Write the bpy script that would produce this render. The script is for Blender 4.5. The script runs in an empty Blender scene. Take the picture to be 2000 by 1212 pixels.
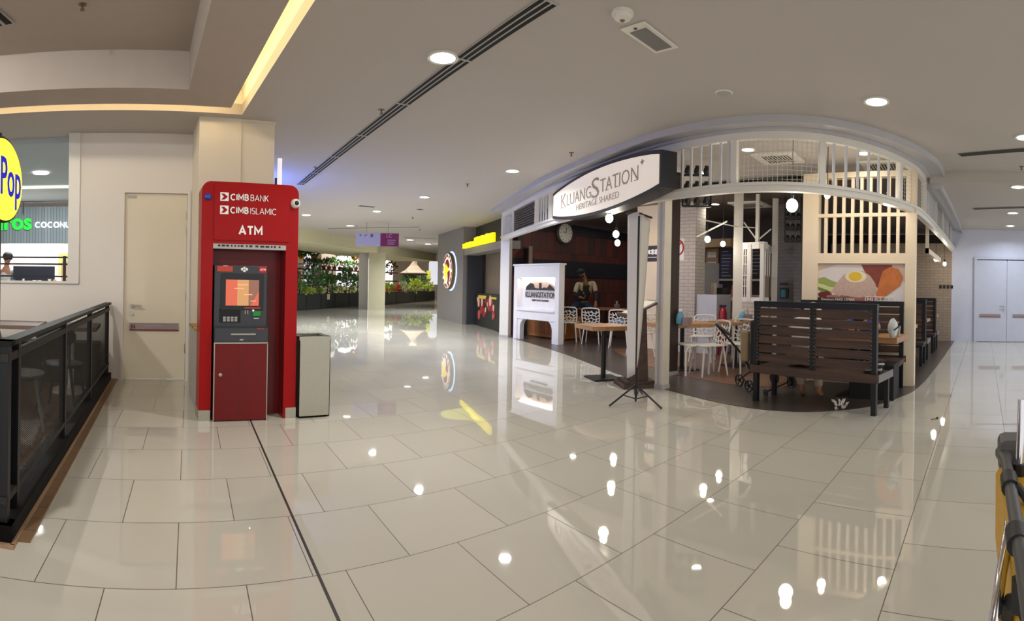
import bpy, bmesh, math, random
from mathutils import Vector, Matrix
random.seed(7)
C = bpy.context.scene.collection
S = bpy.context.scene
PI = math.pi
# ------------------------------------------------------------------ camera (stitched phone panorama: cylindrical)
F = 1048.0; YC = 556.0; ROLL = -0.019; A0 = 2.2624; HC = 1.3
nx, ny = math.cos(A0), math.sin(A0)
MW = Matrix(((ny, -nx, 0), (nx, ny, 0), (0, 0, 1)))
RW = MW @ Matrix.Rotation(ROLL, 3, 'Y')
cam = bpy.data.cameras.new('camera'); camo = bpy.data.objects.new('camera', cam); C.objects.link(camo)
cam.type = 'PANO'; cam.panorama_type = 'CENTRAL_CYLINDRICAL'
cam.central_cylindrical_range_u_min = -1000 / F; cam.central_cylindrical_range_u_max = 1000 / F
cam.central_cylindrical_range_v_min = -(1212 - YC) / F; cam.central_cylindrical_range_v_max = YC / F
cam.central_cylindrical_radius = 1; cam.clip_start = 0.05; cam.clip_end = 200
camo.matrix_world = Matrix.Translation((0, 0, HC)) @ Matrix((RW.col[0], RW.col[2], -RW.col[1])).transposed().to_4x4()
S.camera = camo
# ------------------------------------------------------------------ world, exposure
w = bpy.data.worlds.new('world'); S.world = w; w.use_nodes = True
w.node_tree.nodes['Background'].inputs[0].default_value = (1.0, 0.99, 0.97, 1)
w.node_tree.nodes['Background'].inputs[1].default_value = 1.15
S.view_settings.view_transform = 'Standard'; S.view_settings.look = 'None'
S.view_settings.exposure = 0.0; S.view_settings.gamma = 1.0; S.view_settings.use_curve_mapping = False
LW = 0.22   # downlight scale
CZ = 3.15  # concourse ceiling height
# ------------------------------------------------------------------ geometry helpers
def ray(x, y):
    th = (x - 1000) / F
    return RW @ Vector((math.sin(th), math.cos(th), -(y - YC) / F))
def G(x, y, z=0.0):                       # survey point on a level plane
    d = ray(x, y); k = (z - HC) / d.z; return Vector((d.x * k, d.y * k, z))
def P(x, y, dist):                        # survey point at a horizontal distance
    d = ray(x, y); k = dist / math.hypot(d.x, d.y); return Vector((d.x * k, d.y * k, HC + d.z * k))
def frame(o, right, up=(0, 0, 1)):
    r = Vector(right).normalized(); u = Vector(up).normalized(); n = r.cross(u)
    m = Matrix((r, u, n)).transposed().to_4x4(); m.translation = Vector(o); return m
class MB:
    def __init__(s): s.v = []; s.f = []
    def add(s, vs, fs, M=None):
        b = len(s.v)
        s.v += [(M @ Vector(v)) if M else Vector(v) for v in vs]
        s.f += [tuple(i + b for i in f) for f in fs]; return s
    def box(s, a, b, M=None):
        x0, y0, z0 = a; x1, y1, z1 = b
        if x0 > x1: x0, x1 = x1, x0
        if y0 > y1: y0, y1 = y1, y0
        if z0 > z1: z0, z1 = z1, z0
        return s.add([(x0,y0,z0),(x1,y0,z0),(x1,y1,z0),(x0,y1,z0),(x0,y0,z1),(x1,y0,z1),(x1,y1,z1),(x0,y1,z1)],
                     [(0,3,2,1),(4,5,6,7),(0,1,5,4),(1,2,6,5),(2,3,7,6),(3,0,4,7)], M)
    def tube(s, pts, r, n=8, M=None, closed=False, flat=1.0):
        pts = [Vector(p) for p in pts]; m = len(pts); rs = r if isinstance(r, (list, tuple)) else [r] * m
        vs = []; fs = []; up = None
        for i, p in enumerate(pts):
            if closed: t = pts[(i + 1) % m] - pts[i - 1]
            else: t = pts[min(i + 1, m - 1)] - pts[max(i - 1, 0)]
            t.normalize()
            if up is None:
                up = Vector((0, 0, 1)) if abs(t.z) < .9 else Vector((1, 0, 0))
            a = t.cross(up)
            if a.length < 1e-4: a = t.cross(Vector((1, 0.3, 0)))
            a.normalize(); b = a.cross(t).normalized(); up = b
            for k in range(n):
                an = 2 * PI * (k + .5) / n
                vs.append(p + a * (math.cos(an) * rs[i]) + b * (math.sin(an) * rs[i] * flat))
        for i in range(m if closed else m - 1):
            j = (i + 1) % m
            for k in range(n):
                fs.append((i * n + k, i * n + (k + 1) % n, j * n + (k + 1) % n, j * n + k))
        if not closed: fs += [tuple(range(n))[::-1], tuple((m - 1) * n + k for k in range(n))]
        return s.add(vs, fs, M)
    def bar(s, a, b, w, h=None, M=None):     # square bar
        h = h or w; return s.tube([a, b], w * .7071, 4, M, flat=h / w)
    def lathe(s, prof, n=20, M=None):
        vs = []; fs = []
        for (r, z) in prof:
            for k in range(n): vs.append((r * math.cos(2 * PI * k / n), r * math.sin(2 * PI * k / n), z))
        for i in range(len(prof) - 1):
            for k in range(n): fs.append((i*n+k, i*n+(k+1) % n, (i+1)*n+(k+1) % n, (i+1)*n+k))
        fs += [tuple(range(n))[::-1], tuple((len(prof)-1)*n + k for k in range(n))]
        return s.add(vs, fs, M)
    def sphere(s, c, r, n=12, sc=(1, 1, 1), M=None):
        prof = [(math.sin(PI * i / n) * r + 1e-5, -math.cos(PI * i / n) * r) for i in range(n + 1)]
        T = Matrix.Translation(c) @ Matrix.Diagonal((*sc, 1))
        return s.lathe(prof, 2 * n, (M @ T) if M else T)
    def prism(s, pts, z0, z1, M=None):       # polygon in local xy extruded along local z
        n = len(pts)
        ar = sum(pts[i][0] * pts[(i+1) % n][1] - pts[(i+1) % n][0] * pts[i][1] for i in range(n))
        if ar < 0: pts = pts[::-1]
        vs = [(p[0], p[1], z0) for p in pts] + [(p[0], p[1], z1) for p in pts]
        return s.add(vs, [tuple(range(n))[::-1], tuple(range(n, 2*n))] + [(i, (i+1) % n, n+(i+1) % n, n+i) for i in range(n)], M)
    def build(s, name, mat, parent=None, local=False, smooth=False, bevel=0, kind=None, label=None, pieces=False):
        if pieces:                                  # every loose piece becomes a part of its own
            par = list(range(len(s.v)))
            def root(i):
                while par[i] != i: par[i] = par[par[i]]; i = par[i]
                return i
            for f in s.f:
                for i in f[1:]: par[root(i)] = root(f[0])
            gr = {}
            for f in s.f: gr.setdefault(root(f[0]), []).append(f)
            for fs in gr.values():
                idx = sorted({i for f in fs for i in f}); mp = {i: k for k, i in enumerate(idx)}
                m_ = MB(); m_.v = [s.v[i] for i in idx]; m_.f = [tuple(mp[i] for i in f) for f in fs]; o = m_.build(name, mat, parent, local, smooth, bevel)
            return o
        vs = s.v
        if parent and not local:
            inv = parent_matrix(parent).inverted(); vs = [inv @ v for v in vs]
        me = bpy.data.meshes.new(name); me.from_pydata([tuple(v) for v in vs], [], s.f); me.validate(); me.update()
        if bevel or smooth:
            bm = bmesh.new(); bm.from_mesh(me)
            if bevel: bmesh.ops.bevel(bm, geom=bm.edges[:], offset=bevel, segments=2, profile=.5, affect='EDGES', clamp_overlap=True)
            bm.to_mesh(me); bm.free()
        if smooth:
            for p in me.polygons: p.use_smooth = True
            if hasattr(me, 'set_sharp_from_angle'): me.set_sharp_from_angle(angle=math.radians(40))
        o = bpy.data.objects.new(name, me); C.objects.link(o)
        if mat: me.materials.append(mat)
        if parent: o.parent = parent
        if kind: o['kind'] = kind
        if label: o['label'] = label
        return o
PM = {}
def parent_matrix(o):
    m = o.matrix_basis.copy(); p = o.parent
    while p: m = p.matrix_basis @ m; p = p.parent
    return m
def thing(name, label, cat, loc=(0, 0, 0), rz=0, group=None):
    o = bpy.data.objects.new(name, None); C.objects.link(o); o.empty_display_size = .1
    o.location = loc; o.rotation_euler = (0, 0, rz)
    o.matrix_basis = Matrix.Translation(loc) @ Matrix.Rotation(rz, 4, 'Z')
    o['label'] = label; o['category'] = cat
    if group: o['group'] = group
    return o
def tag(o, label, cat, group=None, kind=None):
    o['label'] = label; o['category'] = cat
    if group: o['group'] = group
    if kind: o['kind'] = kind
    return o
def dup(root, loc, rz=0, label=None, group=None, sc=None):
    def cp(o, par):
        c = o.copy(); C.objects.link(c); c.parent = par
        for ch in [x for x in list(S.objects) if x.parent == o]: cp(ch, c)
        return c
    r = cp(root, None); r.matrix_basis = Matrix.Translation(loc) @ Matrix.Rotation(rz, 4, 'Z')
    if sc: r.scale = (sc, sc, sc)
    if label: r['label'] = label
    if group: r['group'] = group
    return r
# ------------------------------------------------------------------ materials
MATS = {}
def lin(c): return tuple(((v / 255) / 12.92 if v / 255 <= .04045 else ((v / 255 + .055) / 1.055) ** 2.4) for v in c)
def mat(name, col, rough=.6, metal=0, emit=None, es=0, alpha=1, noise=None, coat=0, spec=.5, trans=0):
    if name in MATS: return MATS[name]
    m = bpy.data.materials.new(name); m.use_nodes = True; nt = m.node_tree; b = nt.nodes['Principled BSDF']
    c = lin(col); b.inputs['Base Color'].default_value = (*c, 1)
    b.inputs['Roughness'].default_value = rough; b.inputs['Metallic'].default_value = metal
    b.inputs['Specular IOR Level'].default_value = spec; b.inputs['Coat Weight'].default_value = coat
    b.inputs['Coat Roughness'].default_value = .05
    b.inputs['Transmission Weight'].default_value = trans
    if emit: b.inputs['Emission Color'].default_value = (*lin(emit), 1); b.inputs['Emission Strength'].default_value = es
    if alpha < 1: b.inputs['Alpha'].default_value = alpha
    sc, amt = noise or (6, .06)
    tc = nt.nodes.new('ShaderNodeTexCoord'); n = nt.nodes.new('ShaderNodeTexNoise'); n.inputs['Scale'].default_value = sc
    n.inputs['Detail'].default_value = 4
    mr = nt.nodes.new('ShaderNodeMapRange'); mr.inputs[3].default_value = 1 - amt; mr.inputs[4].default_value = 1 + amt
    mx = nt.nodes.new('ShaderNodeVectorMath'); mx.operation = 'SCALE'; mx.inputs[0].default_value = c
    nt.links.new(tc.outputs['Object'], n.inputs[0]); nt.links.new(n.outputs[0], mr.inputs[0]); nt.links.new(mr.outputs[0], mx.inputs[3])
    nt.links.new(mx.outputs[0], b.inputs['Base Color'])
    MATS[name] = m; return m
def emis(name, col, es):
    if name in MATS: return MATS[name]
    m = bpy.data.materials.new(name); m.use_nodes = True; b = m.node_tree.nodes['Principled BSDF']
    b.inputs['Base Color'].default_value = (*lin(col), 1); b.inputs['Emission Color'].default_value = (*lin(col), 1); b.inputs['Emission Strength'].default_value = es
    MATS[name] = m; return m
def mth(nt, op, a, b=None, c=None):
    n = nt.nodes.new('ShaderNodeMath'); n.operation = op
    for i, v in enumerate((a, b, c)):
        if v is None: continue
        if isinstance(v, (int, float)): n.inputs[i].default_value = v
        else: nt.links.new(v, n.inputs[i])
    return n.outputs[0]
def floor_mat():
    m = bpy.data.materials.new('polished_tile'); m.use_nodes = True; nt = m.node_tree; b = nt.nodes['Principled BSDF']
    ge = nt.nodes.new('ShaderNodeNewGeometry'); sp = nt.nodes.new('ShaderNodeSeparateXYZ'); nt.links.new(ge.outputs['Position'], sp.inputs[0])
    X, Y = sp.outputs[0], sp.outputs[1]
    Xs = mth(nt, 'SUBTRACT', X, mth(nt, 'MULTIPLY', mth(nt, 'SUBTRACT', Y, 3), .09))
    r = mth(nt, 'DIVIDE', mth(nt, 'SUBTRACT', Y, .40), .61); row = mth(nt, 'FLOOR', r); fy = mth(nt, 'FRACT', r)
    uR = mth(nt, 'DIVIDE', mth(nt, 'ADD', mth(nt, 'SUBTRACT', Xs, 2.13), mth(nt, 'MULTIPLY', row, .27)), .6)
    uL = mth(nt, 'DIVIDE', mth(nt, 'ADD', mth(nt, 'SUBTRACT', Xs, .235), mth(nt, 'MULTIPLY', mth(nt, 'SUBTRACT', row, 3), .3)), .6)
    side = mth(nt, 'GREATER_THAN', Xs, .86)
    u = mth(nt, 'ADD', mth(nt, 'MULTIPLY', uR, side), mth(nt, 'MULTIPLY', uL, mth(nt, 'SUBTRACT', 1, side)))
    fu = mth(nt, 'FRACT', mth(nt, 'ADD', u, 100)); cell = mth(nt, 'FLOOR', u)
    gw = .0038
    def near(fr, wd):
        return mth(nt, 'LESS_THAN', mth(nt, 'MINIMUM', fr, mth(nt, 'SUBTRACT', 1, fr)), wd)
    g = mth(nt, 'MAXIMUM', near(fy, gw), near(fu, gw))
    thick = mth(nt, 'LESS_THAN', mth(nt, 'ABSOLUTE', mth(nt, 'SUBTRACT', Xs, .86)), .0075)
    cmb = nt.nodes.new('ShaderNodeCombineXYZ'); nt.links.new(cell, cmb.inputs[0]); nt.links.new(row, cmb.inputs[1]); nt.links.new(side, cmb.inputs[2])
    wn = nt.nodes.new('ShaderNodeTexWhiteNoise'); nt.links.new(cmb.outputs[0], wn.inputs[0])
    no = nt.nodes.new('ShaderNodeTexNoise'); no.inputs['Scale'].default_value = 2.5; no.inputs['Detail'].default_value = 5; nt.links.new(ge.outputs['Position'], no.inputs[0])
    mix = nt.nodes.new('ShaderNodeMix'); mix.data_type = 'RGBA'
    mix.inputs[6].default_value = (*lin((192, 187, 174)), 1); mix.inputs[7].default_value = (*lin((204, 199, 185)), 1)
    nt.links.new(mth(nt, 'MULTIPLY', mth(nt, 'ADD', wn.outputs[0], no.outputs[0]), .5), mix.inputs[0])
    m2 = nt.nodes.new('ShaderNodeMix'); m2.data_type = 'RGBA'; nt.links.new(mix.outputs[2], m2.inputs[6]); m2.inputs[7].default_value = (*lin((92, 80, 66)), 1); nt.links.new(g, m2.inputs[0])
    m3 = nt.nodes.new('ShaderNodeMix'); m3.data_type = 'RGBA'; nt.links.new(m2.outputs[2], m3.inputs[6]); m3.inputs[7].default_value = (*lin((40, 36, 32)), 1); nt.links.new(thick, m3.inputs[0])
    nt.links.new(m3.outputs[2], b.inputs['Base Color'])
    nt.links.new(mth(nt, 'ADD', .025, mth(nt, 'MULTIPLY', mth(nt, 'MAXIMUM', g, thick), .5)), b.inputs['Roughness'])
    b.inputs['IOR'].default_value = 1.62
    n3 = nt.nodes.new('ShaderNodeTexNoise'); n3.inputs['Scale'].default_value = 1.3; nt.links.new(ge.outputs['Position'], n3.inputs[0])
    bp = nt.nodes.new('ShaderNodeBump'); bp.inputs['Strength'].default_value = .012; bp.inputs['Distance'].default_value = .05; nt.links.new(n3.outputs[0], bp.inputs['Height']); nt.links.new(bp.outputs[0], b.inputs['Normal'])
    return m
def pattern_mat(name, c1, c2, cm, sx, sy, axis, mortar=.02, rough=.6, offset=.5, coat=0, bw=1, rh=1):
    """bricks or planks: sx, sy = size in metres of one unit; axis = which world axes run along / across"""
    m = bpy.data.materials.new(name); m.use_nodes = True; nt = m.node_tree; b = nt.nodes['Principled BSDF']
    ge = nt.nodes.new('ShaderNodeNewGeometry'); sp = nt.nodes.new('ShaderNodeSeparateXYZ'); nt.links.new(ge.outputs['Position'], sp.inputs[0])
    cb = nt.nodes.new('ShaderNodeCombineXYZ')
    if axis == 'H':   # vertical surfaces: along = x+y, across = z
        nt.links.new(mth(nt, 'ADD', sp.outputs[0], sp.outputs[1]), cb.inputs[0]); nt.links.new(sp.outputs[2], cb.inputs[1])
    else:
        nt.links.new(sp.outputs['XYZ'.index(axis[0])], cb.inputs[0]); nt.links.new(sp.outputs['XYZ'.index(axis[1])], cb.inputs[1])
    br = nt.nodes.new('ShaderNodeTexBrick'); nt.links.new(cb.outputs[0], br.inputs[0])
    br.inputs['Color1'].default_value = (*lin(c1), 1); br.inputs['Color2'].default_value = (*lin(c2), 1); br.inputs['Mortar'].default_value = (*lin(cm), 1)
    br.inputs['Scale'].default_value = 1; br.inputs['Brick Width'].default_value = sx; br.inputs['Row Height'].default_value = sy
    br.inputs['Mortar Size'].default_value = mortar; br.offset = offset
    nt.links.new(br.outputs[0], b.inputs['Base Color']); b.inputs['Roughness'].default_value = rough; b.inputs['Coat Weight'].default_value = coat
    MATS[name] = m; return m
def wood(name, c1, c2, rough=.5, axis=1, sc=14, coat=0):
    m = bpy.data.materials.new(name); m.use_nodes = True; nt = m.node_tree; b = nt.nodes['Principled BSDF']
    tc = nt.nodes.new('ShaderNodeTexCoord'); mp = nt.nodes.new('ShaderNodeMapping'); s3 = [sc, sc, sc]; s3[axis] = sc * .08; mp.inputs['Scale'].default_value = s3
    no = nt.nodes.new('ShaderNodeTexNoise'); no.inputs['Scale'].default_value = 1.6; no.inputs['Detail'].default_value = 6
    nt.links.new(tc.outputs['Object'], mp.inputs[0]); nt.links.new(mp.outputs[0], no.inputs[0])
    cr = nt.nodes.new('ShaderNodeValToRGB'); cr.color_ramp.elements[0].position = .3; cr.color_ramp.elements[1].position = .7
    cr.color_ramp.elements[0].color = (*lin(c1), 1); cr.color_ramp.elements[1].color = (*lin(c2), 1)
    nt.links.new(no.outputs[0], cr.inputs[0]); nt.links.new(cr.outputs[0], b.inputs['Base Color']); b.inputs['Roughness'].default_value = rough; b.inputs['Coat Weight'].default_value = coat
    MATS[name] = m; return m
def perforated():
    m = bpy.data.materials.new('perforated_mesh'); m.use_nodes = True; nt = m.node_tree; b = nt.nodes['Principled BSDF']
    b.inputs['Base Color'].default_value = (*lin((36, 35, 34)), 1); b.inputs['Roughness'].default_value = .8
    ge = nt.nodes.new('ShaderNodeNewGeometry'); sp = nt.nodes.new('ShaderNodeSeparateXYZ'); nt.links.new(ge.outputs['Position'], sp.inputs[0])
    a = mth(nt, 'FRACT', mth(nt, 'ADD', mth(nt, 'MULTIPLY', sp.outputs[2], 90), mth(nt, 'MULTIPLY', sp.outputs[1], 45)))
    c = mth(nt, 'FRACT', mth(nt, 'SUBTRACT', mth(nt, 'MULTIPLY', sp.outputs[2], 90), mth(nt, 'MULTIPLY', sp.outputs[1], 45)))
    nt.links.new(mth(nt, 'MAXIMUM', mth(nt, 'LESS_THAN', a, .34), mth(nt, 'LESS_THAN', c, .34)), b.inputs['Alpha'])
    return m
WHITE = mat('white_wall_paint', (228, 222, 214), .75, noise=(2, .03))
CEIL = mat('ceiling_paint', (190, 184, 178), .8, noise=(1.5, .02))
CREAM = mat('cream_door_paint', (226, 216, 194), .5, noise=(3, .04))
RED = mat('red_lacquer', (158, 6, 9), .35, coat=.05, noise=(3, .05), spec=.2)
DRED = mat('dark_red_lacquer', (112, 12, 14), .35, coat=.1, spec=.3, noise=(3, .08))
BLACK = mat('black_plastic', (28, 29, 33), .4)
DGREY = mat('dark_grey_plastic', (58, 60, 66), .45)
STEEL = mat('brushed_steel', (178, 174, 160), .3, metal=1, noise=(20, .06))
CHROME = mat('chrome', (215, 215, 220), .12, metal=1)
IRON = mat('black_steel', (30, 30, 34), .42, metal=.3)
GREYP = mat('light_grey_paint', (176, 174, 172), .6)
WTRIM = mat('white_gloss_paint', (226, 222, 214), .35, noise=(5, .05))
WPLAST = mat('white_plastic', (228, 224, 216), .4)
BONE = mat('cream_lacquer_panel', (233, 216, 190), .45, noise=(3, .03))
LETTER = mat('white_lettering', (244, 240, 236), .5)
TABLEW = wood('table_oak', (150, 108, 68), (184, 138, 94), .4)
DWOOD = wood('dark_walnut', (52, 36, 30), (82, 58, 46), .55)
BWOOD = wood('grey_brown_wood', (112, 92, 80), (140, 118, 104), .5, axis=0)
OAK2 = wood('orange_cabinet_oak', (150, 92, 44), (184, 120, 62), .45)
BROWN = mat('dark_brown_paint', (58, 40, 34), .5)
SKIN = mat('skin_brown', (160, 108, 80), .55)
FACEG = mat('foliage_green', (52, 92, 44), .6, noise=(30, .3))
LED = emis('led_white', (255, 250, 240), 9)
def area(parent, loc, power, col=(1, .95, .88), size=.2, shape='DISK', rot=(0, 0, 0), sy=None, spread=None, name='lamp_light'):
    l = bpy.data.lights.new(name, 'AREA'); l.energy = power; l.color = col; l.shape = shape; l.size = size
    if sy: l.size_y = sy
    if spread: l.spread = spread
    o = bpy.data.objects.new(name, l); C.objects.link(o); o.parent = parent
    m = Matrix.Translation(loc) @ Matrix.Rotation(rot[2], 4, 'Z') @ Matrix.Rotation(rot[1], 4, 'Y') @ Matrix.Rotation(rot[0], 4, 'X')
    o.matrix_basis = (parent_matrix(parent).inverted() @ m) if parent else m
    return o
def textm(s, size, M, mt, name='lettering', parent=None, ext=.002, bold=0, align='LEFT', sx=1, shear=0, label=None, fit=None):
    cu = bpy.data.curves.new('t', 'FONT'); cu.body = s; cu.size = size; cu.extrude = ext; cu.offset = bold; cu.align_x = align; cu.shear = shear
    cu.resolution_u = 3
    o = bpy.data.objects.new('t', cu); C.objects.link(o)
    bpy.context.view_layer.update()
    me = bpy.data.meshes.new_from_object(o.evaluated_get(bpy.context.evaluated_depsgraph_get()))
    bpy.data.objects.remove(o); bpy.data.curves.remove(cu)
    me.name = name
    if fit:
        xs = [v.co.x for v in me.vertices]; k = (fit[1] - fit[0]) / (max(xs) - min(xs)); me.transform(Matrix.Translation((fit[0] - min(xs) * k, 0, 0)) @ Matrix.Diagonal((k, 1, 1, 1)))
    T = M @ Matrix.Diagonal((sx, 1, 1, 1))
    if parent: T = parent_matrix(parent).inverted() @ T
    me.transform(T); me.materials.clear(); me.materials.append(mt)
    r = bpy.data.objects.new(name, me); C.objects.link(r); r.parent = parent
    if label: r['label'] = label
    return r
def arc(cx, cy, rx, ry, a0, a1, n=10): return [(cx + rx*math.cos(math.radians(a0 + (a1-a0)*k/n)), cy + ry*math.sin(math.radians(a0 + (a1-a0)*k/n))) for k in range(n+1)]
GLY = {'A': (.78, [[(0, 0), (.39, 1), (.78, 0)], [(.16, .32), (.62, .32)]]), 'T': (.70, [[(0, 1), (.70, 1)], [(.35, 1), (.35, 0)]]), 'M': (.86, [[(0, 0), (0, 1), (.43, .3), (.86, 1), (.86, 0)]]),
       'C': (.78, [arc(.44, .5, .44, .5, 48, 312, 16)]), 'I': (.0, [[(0, 0), (0, 1)]]), 'B': (.58, [[(0, 0), (0, 1), (.30, 1)] + arc(.30, .77, .24, .23, 90, -90) + [(0, .54)], [(.30, .54)] + arc(.30, .27, .29, .27, 90, -90) + [(0, 0)]]),
       'N': (.70, [[(0, 0), (0, 1), (.70, 0), (.70, 1)]]), 'K': (.60, [[(0, 0), (0, 1)], [(.58, 1), (0, .45)], [(.18, .6), (.62, 0)]]),
       'S': (.54, [arc(.27, .74, .26, .26, 40, 270, 12)[:-1] + arc(.27, .25, .27, .25, 90, -140, 12)]), 'L': (.50, [[(0, 1), (0, 0), (.50, 0)]]), 'O': (.86, [arc(.43, .5, .43, .5, 90, 450, 20)]), 'U': (.66, [[(0, 1), (0, .34)] + arc(.33, .33, .33, .33, 180, 360, 10)[1:] + [(.66, 1)]])}
def strokes(s, h, wt, M, mt, parent, name='lettering', gap=.26, fit=None, th=.004):
    x = 0; pl = []
    for ch in s:
        wd_, ls = GLY[ch]
        pl += [[(x + a, b) for a, b in l] for l in ls]; x += wd_ + gap
    tot = x - gap; kx = (fit / tot) if fit else h
    mb = MB()
    for i, l in enumerate(pl):
        q = [Vector((a*kx, wt/2 + b*(h - wt), 0)) for a, b in l]
        n = len(q); L_, R_ = [], []
        for j in range(n):
            d0 = (q[j] - q[j-1]).normalized() if j else (q[1] - q[0]).normalized(); d1 = (q[j+1] - q[j]).normalized() if j < n-1 else d0
            n0 = Vector((-d0.y, d0.x, 0)); n1 = Vector((-d1.y, d1.x, 0)); nn_ = (n0 + n1); nn_ = nn_.normalized() if nn_.length > .3 else n0
            m_ = min(2.2, 1/max(.3, nn_.dot(n0))); L_.append(q[j] + nn_*wt/2*m_); R_.append(q[j] - nn_*wt/2*m_)
        if True:
            if len(l) < 8: L_[0] -= (q[1]-q[0]).normalized()*wt*.0; 
        z = th + i*.00004
        vs = [v + Vector((0, 0, z)) for v in L_] + [v + Vector((0, 0, z)) for v in R_] + [v.copy() for v in L_] + [v.copy() for v in R_]
        fs = []
        for j in range(n-1): fs += [(j, n+j, n+j+1, j+1), (j, j+1, 2*n+j+1, 2*n+j), (n+j+1, n+j, 3*n+j, 3*n+j+1)]
        fs += [(0, 2*n, 3*n, n), (n-1, 2*n-1, 4*n-1, 3*n-1)]
        mb.add(vs, fs, M)
    return mb.build(name, mt, parent)
def struct(o): o['kind'] = 'structure'; return o
# ================================================================== STRUCTURE
fl = MB().box((-9, -7, -.1), (45, 60, 0)).build('floor', floor_mat()); struct(fl)
cl = MB()
_s0 = G(560, 437, CZ); _s1 = G(760, 480, CZ); _s2 = G(853, 496, CZ); _s0 = _s0 * 1.01; _s1 = _s1 * 1.01; _s2 = _s2 * 1.01; _e = _s0 + (_s0 - _s1) * ((_s0.x - 1.1) / (_s1.x - _s0.x))
cl.prism([(1.10, -2), (45, -2), (45, _s2.y), (_s2.x, _s2.y), (_s1.x, _s1.y), (_s0.x, _s0.y), (1.10, _e.y)], CZ, CZ + .12)
cl.box((-9, 5.93, CZ), (1.10, 16, CZ + .12))
cl.box((-9, 16, 4.6), (45, 62, 4.7))
cl.box((8.2, -2, 2.98), (15.5, .85, CZ))                                     # lower corridor ceiling
struct(cl.build('ceiling', CEIL))
ring = MB()
ring.box((.44, -2, CZ), (.94, 5.72, CZ + .06)); ring.box((-9, 5.24, CZ), (.44, 5.72, CZ + .06))
ring.box((.44, -2, CZ + .06), (.50, 5.30, 3.52)); ring.box((-9, 5.24, CZ + .06), (.44, 5.30, 3.52))
ring.box((-9, -2, 3.52), (.50, 5.30, 3.6))
struct(ring.build('ceiling', mat('ceiling_recess_paint', (186, 174, 164), .8)))
cov = MB()
cov.box((1.10, -2, CZ + .12), (1.14, 5.97, 3.42)); cov.box((-9, 5.93, CZ + .12), (1.14, 5.97, 3.42))
cov.box((.5, -2, 3.42), (1.14, 5.97, 3.46)); cov.box((-9, 5.30, 3.42), (.5, 5.97, 3.46))
struct(cov.build('trim_9', mat('cove_paint', (238, 232, 214), .7)))
ct = thing('cove_light', 'warm light strip hidden in the ceiling slot above the cash machine', 'light', (.9, 5.6, CZ + .07))
COVE = emis('cove_led', (255, 228, 172), 10)
MB().box((.90, -1.9, CZ + .07), (.935, 5.70, CZ + .11)).build('light_strip', COVE, ct)
MB().box((-8, 5.68, CZ + .07), (.90, 5.715, CZ + .11)).build('light_strip', COVE, ct)
# --- left wall with door and high opening
WY = 6.86
def Yp(x, y, Y): d = ray(x, y); k = Y / d.y; return Vector((d.x * k, Y, HC + d.z * k))
def Xp(x, y, X): d = ray(x, y); k = X / d.x; return Vector((X, d.y * k, HC + d.z * k))
ox = Yp(134, 400, WY).x; dx0 = Yp(241, 500, WY).x; dx1 = Yp(366, 500, WY).x
DH = 2.40
wl = MB()
wl.box((-9, WY, 0), (ox, WY + .18, 1.24)); wl.box((ox, WY, 0), (dx0, WY + .18, CZ)); wl.box((dx0, WY, DH), (dx1, WY + .18, CZ)); wl.box((dx1, WY, 0), (1.2, WY + .18, CZ))
struct(wl.build('wall_left', WHITE))
struct(MB().box((ox, WY - .025, 1.22), (ox + .145, WY, CZ)).box((-5, WY - .03, 1.22), (ox + .145, WY, 1.25)).build('trim_1', WTRIM))
dr = MB().box((dx0 + .012, WY + .03, .015), (dx1 - .012, WY + .07, DH - .012)).build('door_1', CREAM); struct(dr)
MB().box((dx0 - .03, WY - .02, 0), (dx0 + .008, WY + .1, DH - .01)).box((dx1 - .008, WY - .02, 0), (dx1 + .03, WY + .1, DH - .01)).box((dx0 - .03, WY - .02, DH - .01), (dx1 + .03, WY + .1, DH + .03)).build('door_frame', WHITE, dr)
hd = MB().tube([(dx0 + .11, WY + .03, .95), (dx0 + .11, WY - .03, .95), (dx0 + .24, WY - .035, .95)], .011, 8)
hd.tube([(dx0 + .11, WY + .03, .95), (dx0 + .11, WY + .005, .95)], .027, 14).tube([(dx0 + .11, WY + .03, .85), (dx0 + .11, WY + .012, .85)], .027, 14)
hd.build('door_handle', STEEL, dr, smooth=True)
for z in (2.05, 1.85, 1.02, .35):
    MB().tube([(dx1 - .01, WY + .0, z), (dx1 - .01, WY + .0, z + .12)], .011, 8).build('hinge', STEEL, dr)
sg = MB().box((dx0 + .09, WY + .015, .645), (dx1 - .10, WY + .03, .73)).build('door_sign', mat('grey_sign_vinyl', (150, 138, 138), .5), dr)
MB().box((dx0 + .09, WY + .011, .632), (dx1 - .10, WY + .03, .648)).build('sign_stripe', mat('maroon_vinyl', (130, 28, 44), .5), sg)
textm('N', .07, frame((dx0 + .11, WY + .013, .66), (1, 0, 0)), MATS['maroon_vinyl'], 'lettering', sg, bold=.003)
MB().box((dx0 + .27, WY + .012, .69), (dx1 - .3, WY + .02, .697)).build('caption_line', GREYP, sg)
MB().box((dx0 + .04, WY + .022, 2.325), (dx0 + .16, WY + .03, 2.36)).build('number_plate', GREYP, dr)
# --- column behind the cash machine
cy0 = 6.08
c0 = Yp(389, 300, cy0).x; c1 = Yp(471, 300, cy0).x; c2 = Yp(537, 300, cy0).x
col = MB().box((c0, cy0, 0), (c1, 7.2, CZ)).box((c1, cy0 + .03, 0), (c2, 7.2, CZ - .0)).box((c1, cy0 + .01, CZ - .03), (c2 + .01, cy0 + .04, CZ))
struct(col.build('wall_column', mat('column_paint', (228, 218, 200), .65, noise=(2, .03))))
# --- far neutral walls of the left passage
struct(MB().box((-9, 15.8, 0), (1.5, 16, CZ)).build('wall_far', WHITE))
struct(MB().box((1.1, 7.04, 0), (1.25, 12.5, CZ)).build('wall_passage', WHITE))
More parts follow.
